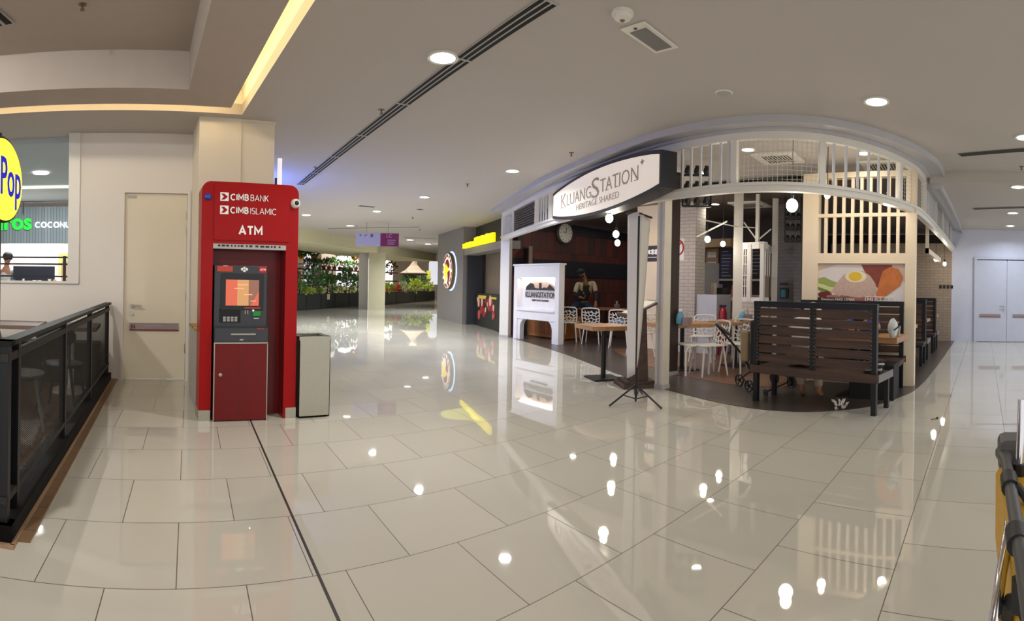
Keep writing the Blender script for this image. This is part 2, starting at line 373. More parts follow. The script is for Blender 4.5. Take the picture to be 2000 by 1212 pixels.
# --- blue display glowing round the corner
bl = thing('blue_screen', 'blue display panel glowing on the passage wall behind the column', 'screen', (1.25, 9.6, 2.2))
MB().box((1.255, 9.0, 2.0), (1.32, 10.8, 3.02)).build('bezel', BLACK, bl)
MB().box((1.32, 9.04, 2.04), (1.325, 10.76, 2.98)).build('screen', emis('blue_display', (50, 90, 255), 6), bl)
area(bl, (1.6, 9.7, 2.75), 55, (.12, .25, 1), .6, 'RECTANGLE', rot=(0, math.radians(-128), 0), sy=1.2)
# --- shop pillar, sheltering wall and far end
def vert_wall(mb, a, b, z0, z1, th):         # wall between plan points, thickness away from the camera
    a = Vector((a[0], a[1])); b = Vector((b[0], b[1])); d = (b - a).normalized(); n = Vector((-d.y, d.x))
    if n.dot(a) < 0: n = -n
    pts = [a, b, b + n * th, a + n * th]
    return mb.prism([(p.x, p.y) for p in pts], z0, z1)
GPIL = mat('grey_pillar_laminate', (142, 136, 132), .5, noise=(3, .03))
struct(vert_wall(MB(), (10.71, 17.36), (9.78, 14.30), 0, CZ, 2.0).build('wall_pillar', GPIL))
struct(vert_wall(MB(), P(855.5, 500, 46)[:2], (10.85, 17.42), 0, 4.6, .5).build('wall_shops', GPIL))
# soffit over the plant shop
s0 = G(560, 437, CZ); s1 = G(760, 480, CZ); s2 = G(853, 496, CZ)
sf = MB(); vert_wall(sf, s0[:2], s1[:2], 2.70, CZ, 3.0); vert_wall(sf, s1[:2], s2[:2], 2.70, CZ, 3.0)
SOF = mat('soffit_paint', (222, 216, 180), .7)
struct(sf.build('trim_2', SOF))
cp = P(737, 500, 26.0)
def rotbox(mb, c, wx, wy, z0, z1, ang):
    return mb.box((-wx/2, -wy/2, z0), (wx/2, wy/2, z1), Matrix.Translation((c[0], c[1], 0)) @ Matrix.Rotation(ang, 4, 'Z'))
angc = math.atan2(cp.y, cp.x) - PI/2
struct(rotbox(MB(), cp, .80, .9, 0, 2.75, angc).build('wall_far_column', mat('far_column_paint', (206, 200, 168), .6)))
cq = P(711, 500, 26.6)
struct(rotbox(MB(), cq, .44, .5, 0, 2.75, angc).build('trim_3', WTRIM))
# --- corridor end wall with double door
EX = 14.3
ey0 = Xp(1870, 600, EX).y
struct(MB().box((EX, -4, 0), (EX + .2, ey0 + .25, 2.98)).build('wall_end', mat('cool_white_paint', (206, 210, 228), .6)))
e0 = Xp(1906, 600, EX).y; e1 = Xp(1966, 600, EX).y; e2 = e1 - (e0 - e1)
D2 = mat('cool_white_door', (196, 200, 216), .5)
d2 = MB().box((EX - .05, e1 + .006, .01), (EX - .01, e0 - .02, 2.16)).build('door_2', D2); struct(d2)
d3 = MB().box((EX - .05, e2 + .02, .01), (EX - .01, e1 - .006, 2.16)).build('door_3', D2); struct(d3)
struct(MB().box((EX - .06, e0 - .02, 0), (EX, e0 + .05, 2.19)).box((EX - .06, e2 - .05, 0), (EX, e2 + .02, 2.19)).box((EX - .06, e2 - .05, 2.19), (EX, e0 + .05, 2.26)).build('trim_4', D2))
struct(MB().box((EX - .03, e2, 2.16), (EX, e0, 2.19)).box((EX - .03, e1 - .03, 2.13), (EX - .01, e1 + .03, 2.19)).build('trim_5', mat('door_closer_grey', (120, 118, 120), .5)))
for dd, ya, yb in ((d2, e0 - .1, e1 + .16), (d3, e1 - .16, e2 + .1)):
    q = MB().box((EX - .06, yb, .66), (EX - .05, ya, .74)).build('door_sign', MATS['grey_sign_vinyl'], dd)
    MB().box((EX - .064, yb, .655), (EX - .05, ya, .668)).build('sign_stripe', MATS['maroon_vinyl'], q)
MB().tube([(EX - .05, e1 + .07, .95), (EX - .1, e1 + .07, .95), (EX - .1, e1 + .2, .95)], .012, 8).tube([(EX - .05, e1 + .07, .88), (EX - .09, e1 + .07, .88)], .025, 10).build('door_handle', STEEL, d2)
# ================================================================== RESTAURANT SHELL
FLOORARC = [(9.6, 12.6), (8.45, 10.2), (7.9, 8.75), (7.32, 7.27), (6.28, 5.13), (5.80, 4.05), (5.55, 3.35), (5.38, 2.75), (5.34, 2.25), (5.48, 1.75), (5.9, 1.27), (6.56, 1.0), (7.4, .86), (9.5, .8), (EX, .76)]
def catmull(Pt, n=8):
    out = []; Q = [Pt[0]] + list(Pt) + [Pt[-1]]
    for i in range(1, len(Q) - 2):
        a, b, c, d = [Vector((q[0], q[1])) for q in (Q[i-1], Q[i], Q[i+1], Q[i+2])]
        for k in range(n):
            t = k / n; out.append(.5 * ((2*b) + (c-a)*t + (2*a-5*b+4*c-d)*t*t + (3*b-a-3*c+d)*t**3))
    out.append(Vector(Pt[-1][:2])); return out
fa = catmull(FLOORARC)
RFL = pattern_mat('dark_floor_tile', (74, 64, 58), (82, 72, 66), (52, 46, 42), .6, .6, 'XY', .004, .3, 0)
o = MB().prism([(p.x, p.y) for p in fa] + [(EX, 10.6), (9.6, 12.6)], .0, .006).build('floor', RFL); struct(o)
WFL = pattern_mat('warm_plank_floor', (128, 92, 68), (110, 78, 56), (70, 50, 38), 1.4, .16, 'XY', .003, .35)
struct(MB().prism([(7.4, 5.6), (6.75, 4.35), (6.5, 3.4), (6.6, 2.6), (7.6, 2.3), (13.5, 2.2), (13.5, 7), (8.5, 7)], .006, .010).build('floor', WFL))
# brown wall on the left, back wall, brick end
BW = pattern_mat('dark_reclaimed_boards', (74, 52, 48), (112, 56, 48), (40, 32, 34), .28, 1.1, 'XZ', .006, .55, .4)
struct(MB().box((8.75, 10.6, 0), (16, 10.8, 2.98)).build('wall_north', BW))
struct(MB().box((8.75, 10.57, 1.55), (16, 10.6, 2.0)).box((8.75, 10.57, 2.75), (16, 10.6, 3.0)).build('trim_6', mat('dark_band_paint', (44, 42, 50), .5)))
struct(MB().box((15.8, 1.0, 0), (16, 10.6, 3.0)).build('wall_back', mat('dark_back_paint', (70, 62, 58), .6)))
BRK = pattern_mat('beige_brick_paint', (168, 150, 132), (160, 142, 124), (136, 120, 104), .24, .075, 'H', .006, .6)
struct(MB().box((EX - .02, .86, 0), (EX + .1, 4.2, 2.6)).build('wall_east', BRK))
PLK = pattern_mat('dark_plank_ceiling', (112, 100, 92), (100, 90, 84), (52, 46, 44), 3.0, .18, 'YX', .008, .6)
struct(MB().prism([(8.1, .95), (16, .95), (16, 10.6), (9.4, 10.6), (8.1, 7.8)], 3.04, 3.1).build('ceiling', PLK))
# ---- fascia path
FP = catmull([(8.3, 10.4), (6.67, 6.95), (5.88, 4.87), (5.55, 3.77), (5.45, 3.13), (5.45, 2.6), (5.58, 2.12), (5.9, 1.7), (6.45, 1.32), (7.2, 1.05), (8.0, .95), (10.9, .88), (EX, .85)], 10)
FS = [0.0]
for i in range(1, len(FP)): FS.append(FS[-1] + (FP[i] - FP[i-1]).length)
def fpos(s):
    s = max(0, min(FS[-1] - 1e-4, s)); i = max(j for j in range(len(FS)) if FS[j] <= s + 1e-9); i = min(i, len(FP) - 2)
    t = (s - FS[i]) / (FS[i+1] - FS[i]); p = FP[i].lerp(FP[i+1], t); d = (FP[i+1] - FP[i]).normalized(); return p, d, Vector((d.y, -d.x))
def sweep(mb, s0, s1, o0, o1, z0, z1, step=.12):
    n = max(1, int(abs(s1 - s0) / step)); vs = []; fs = []
    for i in range(n + 1):
        p, d, nn = fpos(s0 + (s1 - s0) * i / n)
        a = p + nn * o0; b = p + nn * o1
        vs += [(a.x, a.y, z0), (b.x, b.y, z0), (b.x, b.y, z1), (a.x, a.y, z1)]
    for i in range(n):
        for k in range(4): fs.append((i*4+k, i*4+(k+1) % 4, (i+1)*4+(k+1) % 4, (i+1)*4+k))
    fs += [(3, 2, 1, 0), (n*4, n*4+1, n*4+2, n*4+3)]
    return mb.add(vs, fs)
CORN = mat('cornice_paint', (186, 184, 188), .5)
cb = MB(); L = FS[-1]
sweep(cb, 0, L, -.04, .10, 3.06, CZ); sweep(cb, 0, L, .10, .30, 3.09, CZ); sweep(cb, 0, L, .30, .33, 3.07, CZ); sweep(cb, 12.0, L, -.04, .10, 2.95, 3.06); sweep(cb, 12.0, L, .10, .24, 2.91, 2.979); sweep(cb, 12.0, L, .24, .27, 2.89, 2.979)
struct(cb.build('trim_7', CORN))
tf = thing('transom_frame', 'white curved transom frame running round the restaurant front under the ceiling', 'frame', (5.45, 2.6, 2.4))
mb = MB(); sweep(mb, 0, L, -.04, .05, 2.39, 2.49); sweep(mb, 0, L, .05, .075, 2.455, 2.49); mb.build('lower_beam', WTRIM, tf)
mb = MB(); sweep(mb, 0, L, -.03, .04, 2.98, 3.06); mb.build('upper_rail', WTRIM, tf)
def post_at(s, wd, nm, mt, z0=2.49, z1=2.98, dp=None):
    p, d, n = fpos(s); dp = dp or wd
    M = Matrix.Translation((p.x, p.y, 0)) @ Matrix.Rotation(math.atan2(d.y, d.x), 4, 'Z')
    return MB().box((-wd/2, -dp/2, z0), (wd/2, dp/2, z1), M).build(nm, mt, tf)
BARM = mat('pale_blue_grey_bar', (206, 208, 214), .4)
for s in (.05, 1.12, 2.86, 3.75, 7.22, 8.22, 9.23, 10.60, 11.9, 13.4, 14.6, 16.0, 17.0): post_at(s, .07, 'post', WTRIM)
for s in (.32, .5, .68, .86, 1.0, 3.0, 3.15, 3.3, 3.45, 3.6, 7.48, 7.62, 7.76, 7.90, 8.04, 8.14, 9.38, 9.55, 9.73, 9.91, 10.1, 10.32, 12.1, 12.3, 12.5, 12.7, 12.9, 13.1, 13.25, 14.75, 14.9, 15.05, 15.2, 15.35, 15.5, 15.65, 15.8):
    post_at(s, .026, 'bar', BARM)
def wire(s0, s1, nm='wire_mesh'):
    mb = MB(); z = 2.53
    while z < 2.98: sweep(mb, s0, s1, -.002, .002, z, z + .0035, .1); z += .052
    s = s0 + .03
    while s < s1:
        p, d, n = fpos(s); mb.bar((p.x, p.y, 2.49), (p.x, p.y, 2.98), .004); s += .055
    mb.build(nm, mat('thin_white_wire', (205, 202, 196), .5), tf)
wire(8.25, 9.19); wire(10.63, 11.87)
# louvre and solid panels
mb = MB()
for k in range(9):
    z = 2.51 + k * .052; sweep(mb, 1.15, 2.83, -.01, .02, z, z + .034)
mb.build('louvre', mat('dark_louvre_paint', (66, 58, 60), .5), tf)
mb = MB(); sweep(mb, 13.43, 14.57, -.012, .005, 2.49, 2.98); sweep(mb, 16.03, 16.97, -.012, .005, 2.49, 2.98); mb.build('board_panel', mat('grey_board_paint', (150, 146, 142), .6), tf, pieces=True)
# short return frame hanging inside the right side
rf = thing('drop_divider', 'small white frame hanging inside the far right end of the restaurant opening', 'frame', (9.6, 1.05, 2.05))
MB().box((9.6, 1.0, 2.0), (9.66, 1.06, 3.0)).box((9.6, 1.0, 2.0), (12.4, 1.06, 2.09)).build('rail', BONE, rf)
# ---- posts at floor level
def post_thing(nm, lab, c, wd, dp, z1, ang, mt, cat='post'):
    t = thing(nm, lab, cat, (c[0], c[1], 0), ang)
    MB().box((-wd/2, -dp/2, 0), (wd/2, dp/2, z1)).build('shaft', mt, t, local=True)
    MB().box((-wd/2 - .008, -dp/2 - .008, 0), (wd/2 + .008, dp/2 + .008, .06)).build('foot', GREYP, t, local=True); return t
AGED = mat('aged_white_paint', (214, 206, 190), .5, noise=(9, .10))
q = post_thing('support_post', 'tall worn white post at the rounded entrance beside the lectern', (5.74, 3.90), .13, .13, 2.98, math.radians(-10), AGED)
MB().box((-.068, -.02, .06), (-.064, .02, 2.39)).build('groove_strip', GREYP, q, local=True)
q = post_thing('support_post', 'white end post between the restaurant and the shop with yellow letters', (8.38, 10.36), .16, .24, 2.98, math.radians(25), WTRIM)
q = post_thing('support_post', 'dark brown square post just inside the restaurant entrance', (6.72, 4.43), .17, .17, 3.0, math.radians(-10), BROWN)
MB().box((-.1, -.03, 1.05), (-.09, .05, 1.32)).build('paper_notice', mat('paper', (190, 186, 190), .8), q, local=True)
# ================================================================== CEILING FIXTURES
def downlight(x, y, z=None, label='', power=70, col=(1, .98, .95), r=.10, group=None, em=None):
    z = CZ if z is None else z
    p = G(x, y, z)
    t = thing('downlight', label, 'ceiling light', (p.x, p.y, z - .012), group=group)
    MB().lathe([(r, .0), (r + .022, -.004), (r + .022, .012), (r, .012)], 24).build('trim_ring', WTRIM, t, local=True, smooth=True)
    MB().lathe([(r - .002, -.001), (r - .002, .008)], 24).build('diffuser', em or LED, t, local=True)
    area(t, (p.x, p.y, z - .02), power * LW, col, r * 1.7, spread=math.radians(150))
    return t
DL = [((865, 111), 'large bright downlight closest to the warm ceiling slot, beside the long air diffuser', .105),
      ((1712, 197), 'bright white downlight above the rounded corner of the restaurant', .105),
      ((1001, 333), 'downlight in front of the left end of the lens shaped restaurant sign', .10),
      ((829, 384), 'downlight right of the end of the long diffuser, above the planters', .10),
      ((736, 412), 'downlight straight above the hanging purple sign', .10),
      ((684, 440), 'small far downlight left of the hanging purple sign', .12),
      ((598, 419), 'downlight just right of the cash machine camera', .12),
      ((801, 468), 'far downlight right of the hanging purple sign', .14),
      ((836, 476), 'farthest small downlight by the grey pillar', .14),
      ((2003, 267), 'downlight cut by the right edge of the photo', .105)]
for (x, y), lb, r in DL: downlight(x, y, None, lb, {865: 145, 1712: 14, 1001: 190, 2003: 22}.get(x, 420), (1, .98, .95) if x in (865, 1712, 2003) else (.92, .96, 1), r=r, group='concourse downlights')
for (x, y), lb in [((1988, 364), 'nearest bluish downlight in the lower corridor ceiling'), ((1978, 415), 'middle downlight of the lower corridor ceiling'), ((1973, 440), 'last downlight before the double door')]:
    downlight(x, y, 2.98, lb, 90, (.80, .87, 1), .10, 'corridor downlights')
# unseen downlights added as fill for the near floor, left wall and seating
for k, (x, y, *zz) in enumerate([(2.2, -1.6), (-1.2, 1.2, 3.52), (-2.6, 3.6, 3.52)]):
    zt = zz[0] if zz else CZ
    t = thing('downlight', 'unseen downlight added to brighten the near floor and left wall', 'ceiling light', (x, y, zt - .012), group='added overhead downlights')
    MB().lathe([(.1, 0), (.122, -.004), (.122, .012), (.1, .012)], 24).build('trim_ring', WTRIM, t, local=True)
    MB().lathe([(.098, -.001), (.098, .008)], 24).build('diffuser', LED, t, local=True)
    area(t, (x, y, zt - .03), (255 if zz else 20) * LW, (1, .97, .93), .17, spread=math.radians(150), rot=(math.radians(38 if zz else 0), 0, 0))
# long slot diffuser
def slot_diffuser(a, b, label, width=.13, joints=(), z=CZ, slots=3):
    a = Vector((a[0], a[1])); b = Vector((b[0], b[1])); d = (b - a); Ln = d.length; d.normalize()
    t = thing('slot_diffuser', label, 'air vent', (a.x, a.y, z - .004), math.atan2(d.y, d.x))
    MB().box((0, -width/2, -.003), (Ln, width/2, .003)).build('frame', GREYP, t, local=True)
    pit = width / slots
    for k in range(slots):
        yy = -width/2 + pit * (k + .5)
        MB().box((.02, yy - pit*.3, -.006), (Ln - .02, yy + pit*.3, -.003)).build('slot', mat('vent_black', (12, 12, 12), .8), t, local=True)
    for k, j in enumerate(joints):
        MB().box((j - .012, -width/2, -.010), (j + .012, width/2, -.003)).build('cross_bar', GREYP, t, local=True)
    return t
a = (G(1075, 0, CZ) ); b = G(586, 360, CZ)
jt = [(G(*q, CZ) - a).length for q in [(921, 118), (804, 204), (724, 265), (668, 306), (624, 337), (596, 357)]]
slot_diffuser(a, b, 'long black three slot air diffuser crossing the ceiling diagonally', .15, jt)
slot_diffuser(G(1872, 302, CZ), G(2100, 286, CZ), 'slatted air vent with four pale slats at the start of the side corridor ceiling', .17, (), CZ, 4)
slot_diffuser(G(1900, 407, 2.98), G(2100, 402, 2.98), 'thin dark air slot farther down the corridor ceiling', .15, (), 2.975, 2)
slot_diffuser(G(700, 401, CZ), G(732, 404, CZ), 'short dark air slot behind the second row of downlights', .13, (), CZ, 2)
slot_diffuser(G(815, 408, CZ), G(826, 409, CZ), 'very short air slot near the downlight above the planters', .13, (), CZ, 2)
slot_diffuser(G(640, 446, CZ), G(820, 443, CZ), 'long thin dark ceiling line behind the hanging sign rods', .10, (), CZ, 1)
slot_diffuser(G(788, 463, CZ), G(852, 466, CZ), 'thin dark ceiling line by the grey pillar', .10, (), CZ, 1)
slot_diffuser(G(-20, 22, 3.52), G(10, 48, 3.52), 'dark slot in the recessed ceiling at the top left corner', .2, (), 3.515, 2)
# sprinklers
SPR = [((745, 214), 'sprinkler head between the long diffuser and the column'), ((1479, 228), 'sprinkler head just above the curved restaurant cornice'),
       ((1116, 298), 'sprinkler head in front of the lens shaped sign'), ((616, 326), 'sprinkler head in the blue glow by the long diffuser'),
       ((913, 359), 'sprinkler head over the polished floor before the yellow letters'), ((697, 440), 'far sprinkler head beside the hanging sign'),
       ((806, 424), 'far sprinkler head right of the hanging sign'), ((820, 447), 'farthest sprinkler head near the grey pillar'), ((1995, 325), 'sprinkler head at the right edge of the corridor ceiling')]
sproot = None
for k, ((x, y), lb) in enumerate(SPR + [((161, 8), 'sprinkler head in the recessed ceiling at top left')]):
    z = 3.52 if y < 12 else CZ; p = G(x, y, z)
    if sproot is None:
        sproot = thing('sprinkler', lb, 'sprinkler', p, group='ceiling sprinklers')
        MB().lathe([(.032, -.006), (.036, 0), (.012, .002)], 14).build('escutcheon', mat('old_brass', (120, 96, 84), .4, metal=.5), sproot, local=True)
        MB().lathe([(.009, -.045), (.009, 0)], 8).lathe([(.02, -.05), (.02, -.045)], 10).build('head', MATS['old_brass'], sproot, local=True)
    else: dup(sproot, p, 0, lb)
# smoke detector, vent with light box, speaker
p = G(1216, 24, CZ); t = thing('smoke_detector', 'white round smoke detector beside the rectangular ceiling light box', 'smoke detector', p)
MB().lathe([(.03, -.055), (.055, -.045), (.06, -.02), (.075, -.018), (.075, 0)], 24).build('base', WTRIM, t, local=True, smooth=True)
MB().lathe([(.012, -.064), (.018, -.055)], 12).build('sensor', mat('brown_plastic', (120, 100, 76), .5), t, local=True)
pc = G(1270, 73, CZ); t = thing('recessed_light_box', 'unlit rectangular white framed light box in the ceiling beside the smoke detector', 'ceiling light', pc, math.radians(2))
MB().box((-.235, -.105, -.012), (.235, .105, 0)).build('frame', WTRIM, t, local=True, bevel=.01)
MB().box((-.16, -.07, -.016), (.19, .07, -.010)).build('lens', mat('smoky_lens', (120, 118, 116), .25), t, local=True)
MB().lathe([(.012, -.017), (.012, -.01)], 12, Matrix.Translation((-.19, 0, 0))).build('indicator', BLACK, t, local=True)
p = G(1414, 181, CZ); t = thing('ceiling_speaker', 'round grey ceiling speaker in front of the restaurant cornice', 'speaker', p)
MB().lathe([(.075, -.008), (.085, 0)], 24).build('rim', WTRIM, t, local=True); MB().lathe([(.07, -.010), (.07, -.006)], 24).build('grille', GREYP, t, local=True)
# restaurant ceiling items
for (x, y), lb, z in [((1461, 291), 'downlight seen through the wire mesh of the transom', CZ), ((1688, 298), 'downlight seen through the transom bars above the poster panel', CZ),
                   ((1374, 336), 'downlight behind the transom bars by the black jug rack', CZ), ((1397, 398), 'downlight in the plank ceiling near the truss', 3.04), ((1506, 433), 'far downlight in the dark restaurant ceiling', 3.04)]:
    downlight(x, y, z, lb, 14, (1, .94, .85), .08, 'restaurant downlights')
def cassette(x, y, z, lb, s=.42):
    p = G(x, y, z); t = thing('air_cassette', lb, 'air conditioner', (p.x, p.y, z - .003), math.radians(3))
    mb = MB()
    mb.prism([(-s, -s), (s, -s), (s, s), (-s, s)], -.03, 0)
    mb.build('frame', mat('vent_white', (236, 232, 222), .5), t, local=True)
    for k in range(9):
        yy = -s*.62 + k * s*.145; MB().box((-s*.62, yy, -.034), (s*.62, yy + s*.06, -.030)).build('vane', mat('vane_dark_grey', (70, 66, 62), .8), t, local=True)  # dark grey vanes across the white frame
cassette(1520, 306, CZ, 'square white air conditioning vent behind the wire mesh of the transom', .30)
cassette(1465, 398, 3.04, 'square air conditioning vent farther back in the plank ceiling', .35)
cassette(1725, 322, CZ, 'square air conditioning vent above the slatted poster panel', .30)
# hanging directory sign
ha = P(695, 470, 16.6); hb = P(779, 470, 16.6); hm = P(743, 470, 16.6)
ht = thing('hanging_sign', 'hanging lilac and purple direction sign reading LC over the far concourse', 'sign', ((ha.x + hb.x)/2, (ha.y + hb.y)/2, 2.42))
rv = (hb - ha); rv.z = 0; Lh = rv.length; Fh = frame((ha.x, ha.y, 2.42), rv); sp = (hm - ha).length / Lh * Lh
MB().box((0, 0, -.06), (sp, .40, 0), Fh).build('lilac_panel', emis('lilac_panel', (150, 148, 184), .2), ht)
MB().box((sp, 0, -.06), (Lh, .40, 0), Fh).build('purple_panel', emis('purple_panel', (96, 18, 76), .25), ht)
textm('LC', .15, Fh @ Matrix.Translation((sp + .18, .27, .004)), mat('pink_lettering', (190, 150, 190), .5), 'lettering', ht)
mb = MB()
for k in range(3): mb.box((sp + .22, .18 - k*.06, .002), (Lh - .10 - k*.02, .20 - k*.06, .006), Fh)
mb.build('caption_line', MATS['pink_lettering'], ht, pieces=True)
mb = MB(); mb.prism([(.10, .33), (.14, .30), (.18, .33), (.14, .36)], .002, .006, Fh); mb.prism([(.25, .29), (.28, .29), (.36, .36), (.32, .36)], .002, .006, Fh)
mb.prism([(.45, .27), (.53, .27), (.53, .37), (.45, .37)], .002, .006, Fh); mb.build('pictogram', mat('slate_ink', (92, 88, 120), .6), ht, pieces=True)
for u in (.33, Lh - .33): MB().tube([Fh @ Vector((u, .4, -.03)), Fh @ Vector((u, CZ - 2.42, -.03))], .008, 6).build('rod', STEEL, ht)
# ================================================================== CASH MACHINE
AY = 4.88
atm = thing('cash_machine', 'tall red bank cash machine kiosk standing in front of the column', 'cash machine', (1.0, AY + .12, 0))
xl, xr, ht_ = .545, 1.465, 2.20
def A(x, y, off=0.0): return Yp(x, y, AY - off)
def rounded(x0, z0, x1, z1, r, n=6, lower=True):
    pts = []
    for cx, cz, a0 in ((x1 - r, z1 - r, 0), (x0 + r, z1 - r, PI/2)):
        for k in range(n + 1): pts.append((cx + r*math.cos(a0 + PI/2*k/n), cz + r*math.sin(a0 + PI/2*k/n)))
    return pts + [(x0, z0), (x1, z0)]
FA = frame((0, AY + .26, 0), (1, 0, 0))     # local: x=X, y=Z, z toward the viewer
# shell with a tall recess: build as side pillars, header and back
mb = MB()
hdr = rounded(xl, 1.60, xr, ht_, .085)
mb.prism(hdr, 0, .26, FA)
mb.box((xl, 0, 0), (.655, 1.60, .26), FA); mb.box((1.345, 0, 0), (xr, 1.60, .26), FA)
mb.box((.655, 0, 0), (1.345, 1.60, .06), FA)
mb.build('shell', RED, atm, smooth=False)
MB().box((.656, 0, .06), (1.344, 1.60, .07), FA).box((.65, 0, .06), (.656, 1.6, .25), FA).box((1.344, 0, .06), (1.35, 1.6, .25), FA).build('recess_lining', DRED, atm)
MB().box((xl + .115, 1.665, .26), (xr - .09, ht_ - .03, .272), FA).build('sign_panel', RED, atm)
MB().box((.655, 1.585, .2), (1.345, 1.63, .266), FA).build('notice_strip', GREYP, atm)
mb = MB(); xx = .70
while xx < 1.28: ww = random.uniform(.012, .04); mb.box((xx, 1.605, .266), (xx + ww, 1.622, .268), FA); xx += ww + random.uniform(.01, .03)
mb.build('notice_mark', BLACK, atm, pieces=True)
for (x0, x1) in ((xl - .004, xl + .105), (xr - .10, xr + .004)):
    MB().box((x0, 0, -.0), (x1, .10, .268), FA).build('kick_plate', STEEL, atm)
MB().box((.672, 0, .06), (.682, .72, .30), FA).box((.672, .715, .06), (1.178, .727, .302), FA).box((1.17, 0, .06), (1.178, .72, .302), FA).build('cabinet_edge', STEEL, atm)
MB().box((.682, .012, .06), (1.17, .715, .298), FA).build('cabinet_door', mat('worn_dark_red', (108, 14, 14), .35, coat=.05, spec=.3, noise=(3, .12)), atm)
MB().box((.919, .012, .298), (.922, .71, .2985), FA).build('panel_seam', BLACK, atm)
MB().lathe([(.018, 0), (.016, .008), (.006, .01)], 16, FA @ Matrix.Translation((.735, .43, .298))).build('lock', STEEL, atm)
# machine head
mc = MB().box((.675, .86, .06), (1.175, 1.435, .24), FA).box((.675, .727, .06), (1.178, .865, .30), FA)
mc.build('machine_body', DGREY, atm, bevel=.006)
MB().box((.68, .86, .298), (1.17, .868, .303), FA).build('seam', BLACK, atm)
MB().box((.735, 1.02, .238), (1.14, 1.36, .246), FA).build('screen_bezel', BLACK, atm, bevel=.003)
sx0, sx1, sz0, sz1 = .782, 1.095, 1.062, 1.302
so = MB().box((sx0, sz0, .244), (sx1, sz1, .249), FA).build('screen', emis('screen_coral', (214, 104, 80), .36), atm)
MB().box((sx0 + .108, sz0, .249), (sx0 + .215, sz1, .2495), FA).build('screen_band', emis('screen_tan', (206, 154, 102), .36), so)
MB().prism([(sx0 + .215, sz0), (sx0 + .235, sz0), (sx1, sz0 + .14), (sx1, sz1), (sx0 + .215, sz1)], .249, .2496, FA).build('screen_picture', emis('screen_taupe', (150, 104, 88), .3), so)
mb = MB()
for (u, v, l) in ((.11, .19, .10), (.08, .155, .09), (.17, .10, .08), (.235, .04, .05)): mb.box((sx0 + u, sz0 + v, .2497), (sx0 + u + l, sz0 + v + .007, .2502), FA)
mb.build('text_line', emis('screen_text', (250, 170, 130), .6), so, pieces=True)
MB().box((.70, 1.375, .24), (.845, 1.425, .244), FA).build('orange_label', mat('orange_label', (196, 66, 48), .5), atm)
MB().box((.755, 1.425, .24), (.80, 1.432, .244), FA).build('label_caption', GREYP, atm)
MB().box((1.095, 1.372, .24), (1.165, 1.425, .244), FA).build('red_label', mat('red_label', (200, 30, 30), .5), atm)
textm('ATM', .026, FA @ Matrix.Translation((1.105, 1.39, .245)), LETTER, 'lettering', atm, bold=.0008)
mb = MB()
for (u, v, rr) in ((.935, 1.40, .014), (.955, 1.412, .012), (.975, 1.40, .014), (.955, 1.39, .016)): mb.lathe([(rr, 0), (rr, .003)], 12, FA @ Matrix.Translation((u, v, .241)))
mb.build('network_emblem', LETTER, atm)
MB().box((.725, .905, .238), (.925, 1.035, .243), FA).box((.735, .91, .243), (.915, 1.0, .2435), FA).build('keypad_recess', mat('deep_black', (8, 8, 10), .6), atm)
mb = MB()
for k in range(4):
    for j in range(3): mb.box((.76 + k*.036, .915 + j*.016, .243), (.786 + k*.036, .926 + j*.016, .25), FA)
mb.build('key', GREYP, atm, pieces=True)
MB().box((.96, 1.035, .24), (1.11, 1.046, .252), FA).build('red_bar', mat('red_bar', (200, 50, 50), .5), atm)
MB().box((1.04, .965, .24), (1.115, 1.01, .256), FA).build('card_reader', emis('green_plastic', (10, 120, 50), .3), atm, bevel=.004)
MB().box((1.05, .94, .24), (1.10, .948, .243), FA).build('reader_caption', LETTER, atm)
MB().box((.965, .985, .24), (.972, 1.02, .244), FA).box((.99, .985, .24), (.997, 1.02, .244), FA).build('card_pictogram', GREYP, atm, pieces=True)
MB().lathe([(.006, 0), (.006, .006)], 10, FA @ Matrix.Translation((1.045, 1.018, .24))).build('indicator', LED, atm)
MB().box((.825, .793, .30), (1.06, .81, .306), FA).build('cash_slot', STEEL, atm, bevel=.004)
MB().box((.91, .745, .30), (.945, .757, .302), FA).build('slot_caption', GREYP, atm)
MB().box((1.07, .848, .30), (1.14, .856, .303), FA).build('red_tab', MATS['red_bar'], atm)
# header lettering
FH_ = FA @ Matrix.Translation((0, 0, .274))
def logo(z, t1, t2):
    b_ = MB().box((.712, z, 0), (.790, z + .078, .004), FH_).build('emblem_square', LETTER, atm)
    MB().prism([(.722, z + .012), (.75, z + .012), (.782, z + .039), (.75, z + .066), (.722, z + .066), (.745, z + .039)], .004, .006, FH_).build('emblem_arrow', RED, b_)
    return strokes(t1, .062, .0105, FH_ @ Matrix.Translation((.812, z + .008, 0)), LETTER, atm, fit=.160, gap=.36), strokes(t2, .060, .0058, FH_ @ Matrix.Translation((.998, z + .009, 0)), LETTER, atm, fit=.032*7.6 if len(t2) > 5 else .165)
logo(2.02, 'CIMB', 'BANK'); logo(1.90, 'CIMB', 'ISLAMIC')
strokes('ATM', .088, .0175, FH_ @ Matrix.Translation((.895, 1.712, 0)), LETTER, atm, fit=.21)
MB().sphere((0, 0, 0), .033, 10, M=Matrix.Translation((xl + .055, AY - .005, 2.055))).build('blue_beacon', mat('blue_dome', (30, 70, 170), .25, coat=.5), atm, smooth=True)
cm = MB().lathe([(.045, 0), (.043, .03), (.03, .045)], 20, Matrix.Translation((xr - .035, AY, 2.03)) @ Matrix.Rotation(math.radians(90), 4, 'X')).build('camera_housing', WPLAST, atm, smooth=True)
MB().sphere((0, 0, 0), .024, 10, M=Matrix.Translation((xr - .033, AY - .036, 2.03))).build('lens', BLACK, cm, smooth=True)
MB().tube([(1.25, AY + .05, 2.19), (1.25, AY + .05, 2.27)], .012, 8).build('antenna', BLACK, atm)
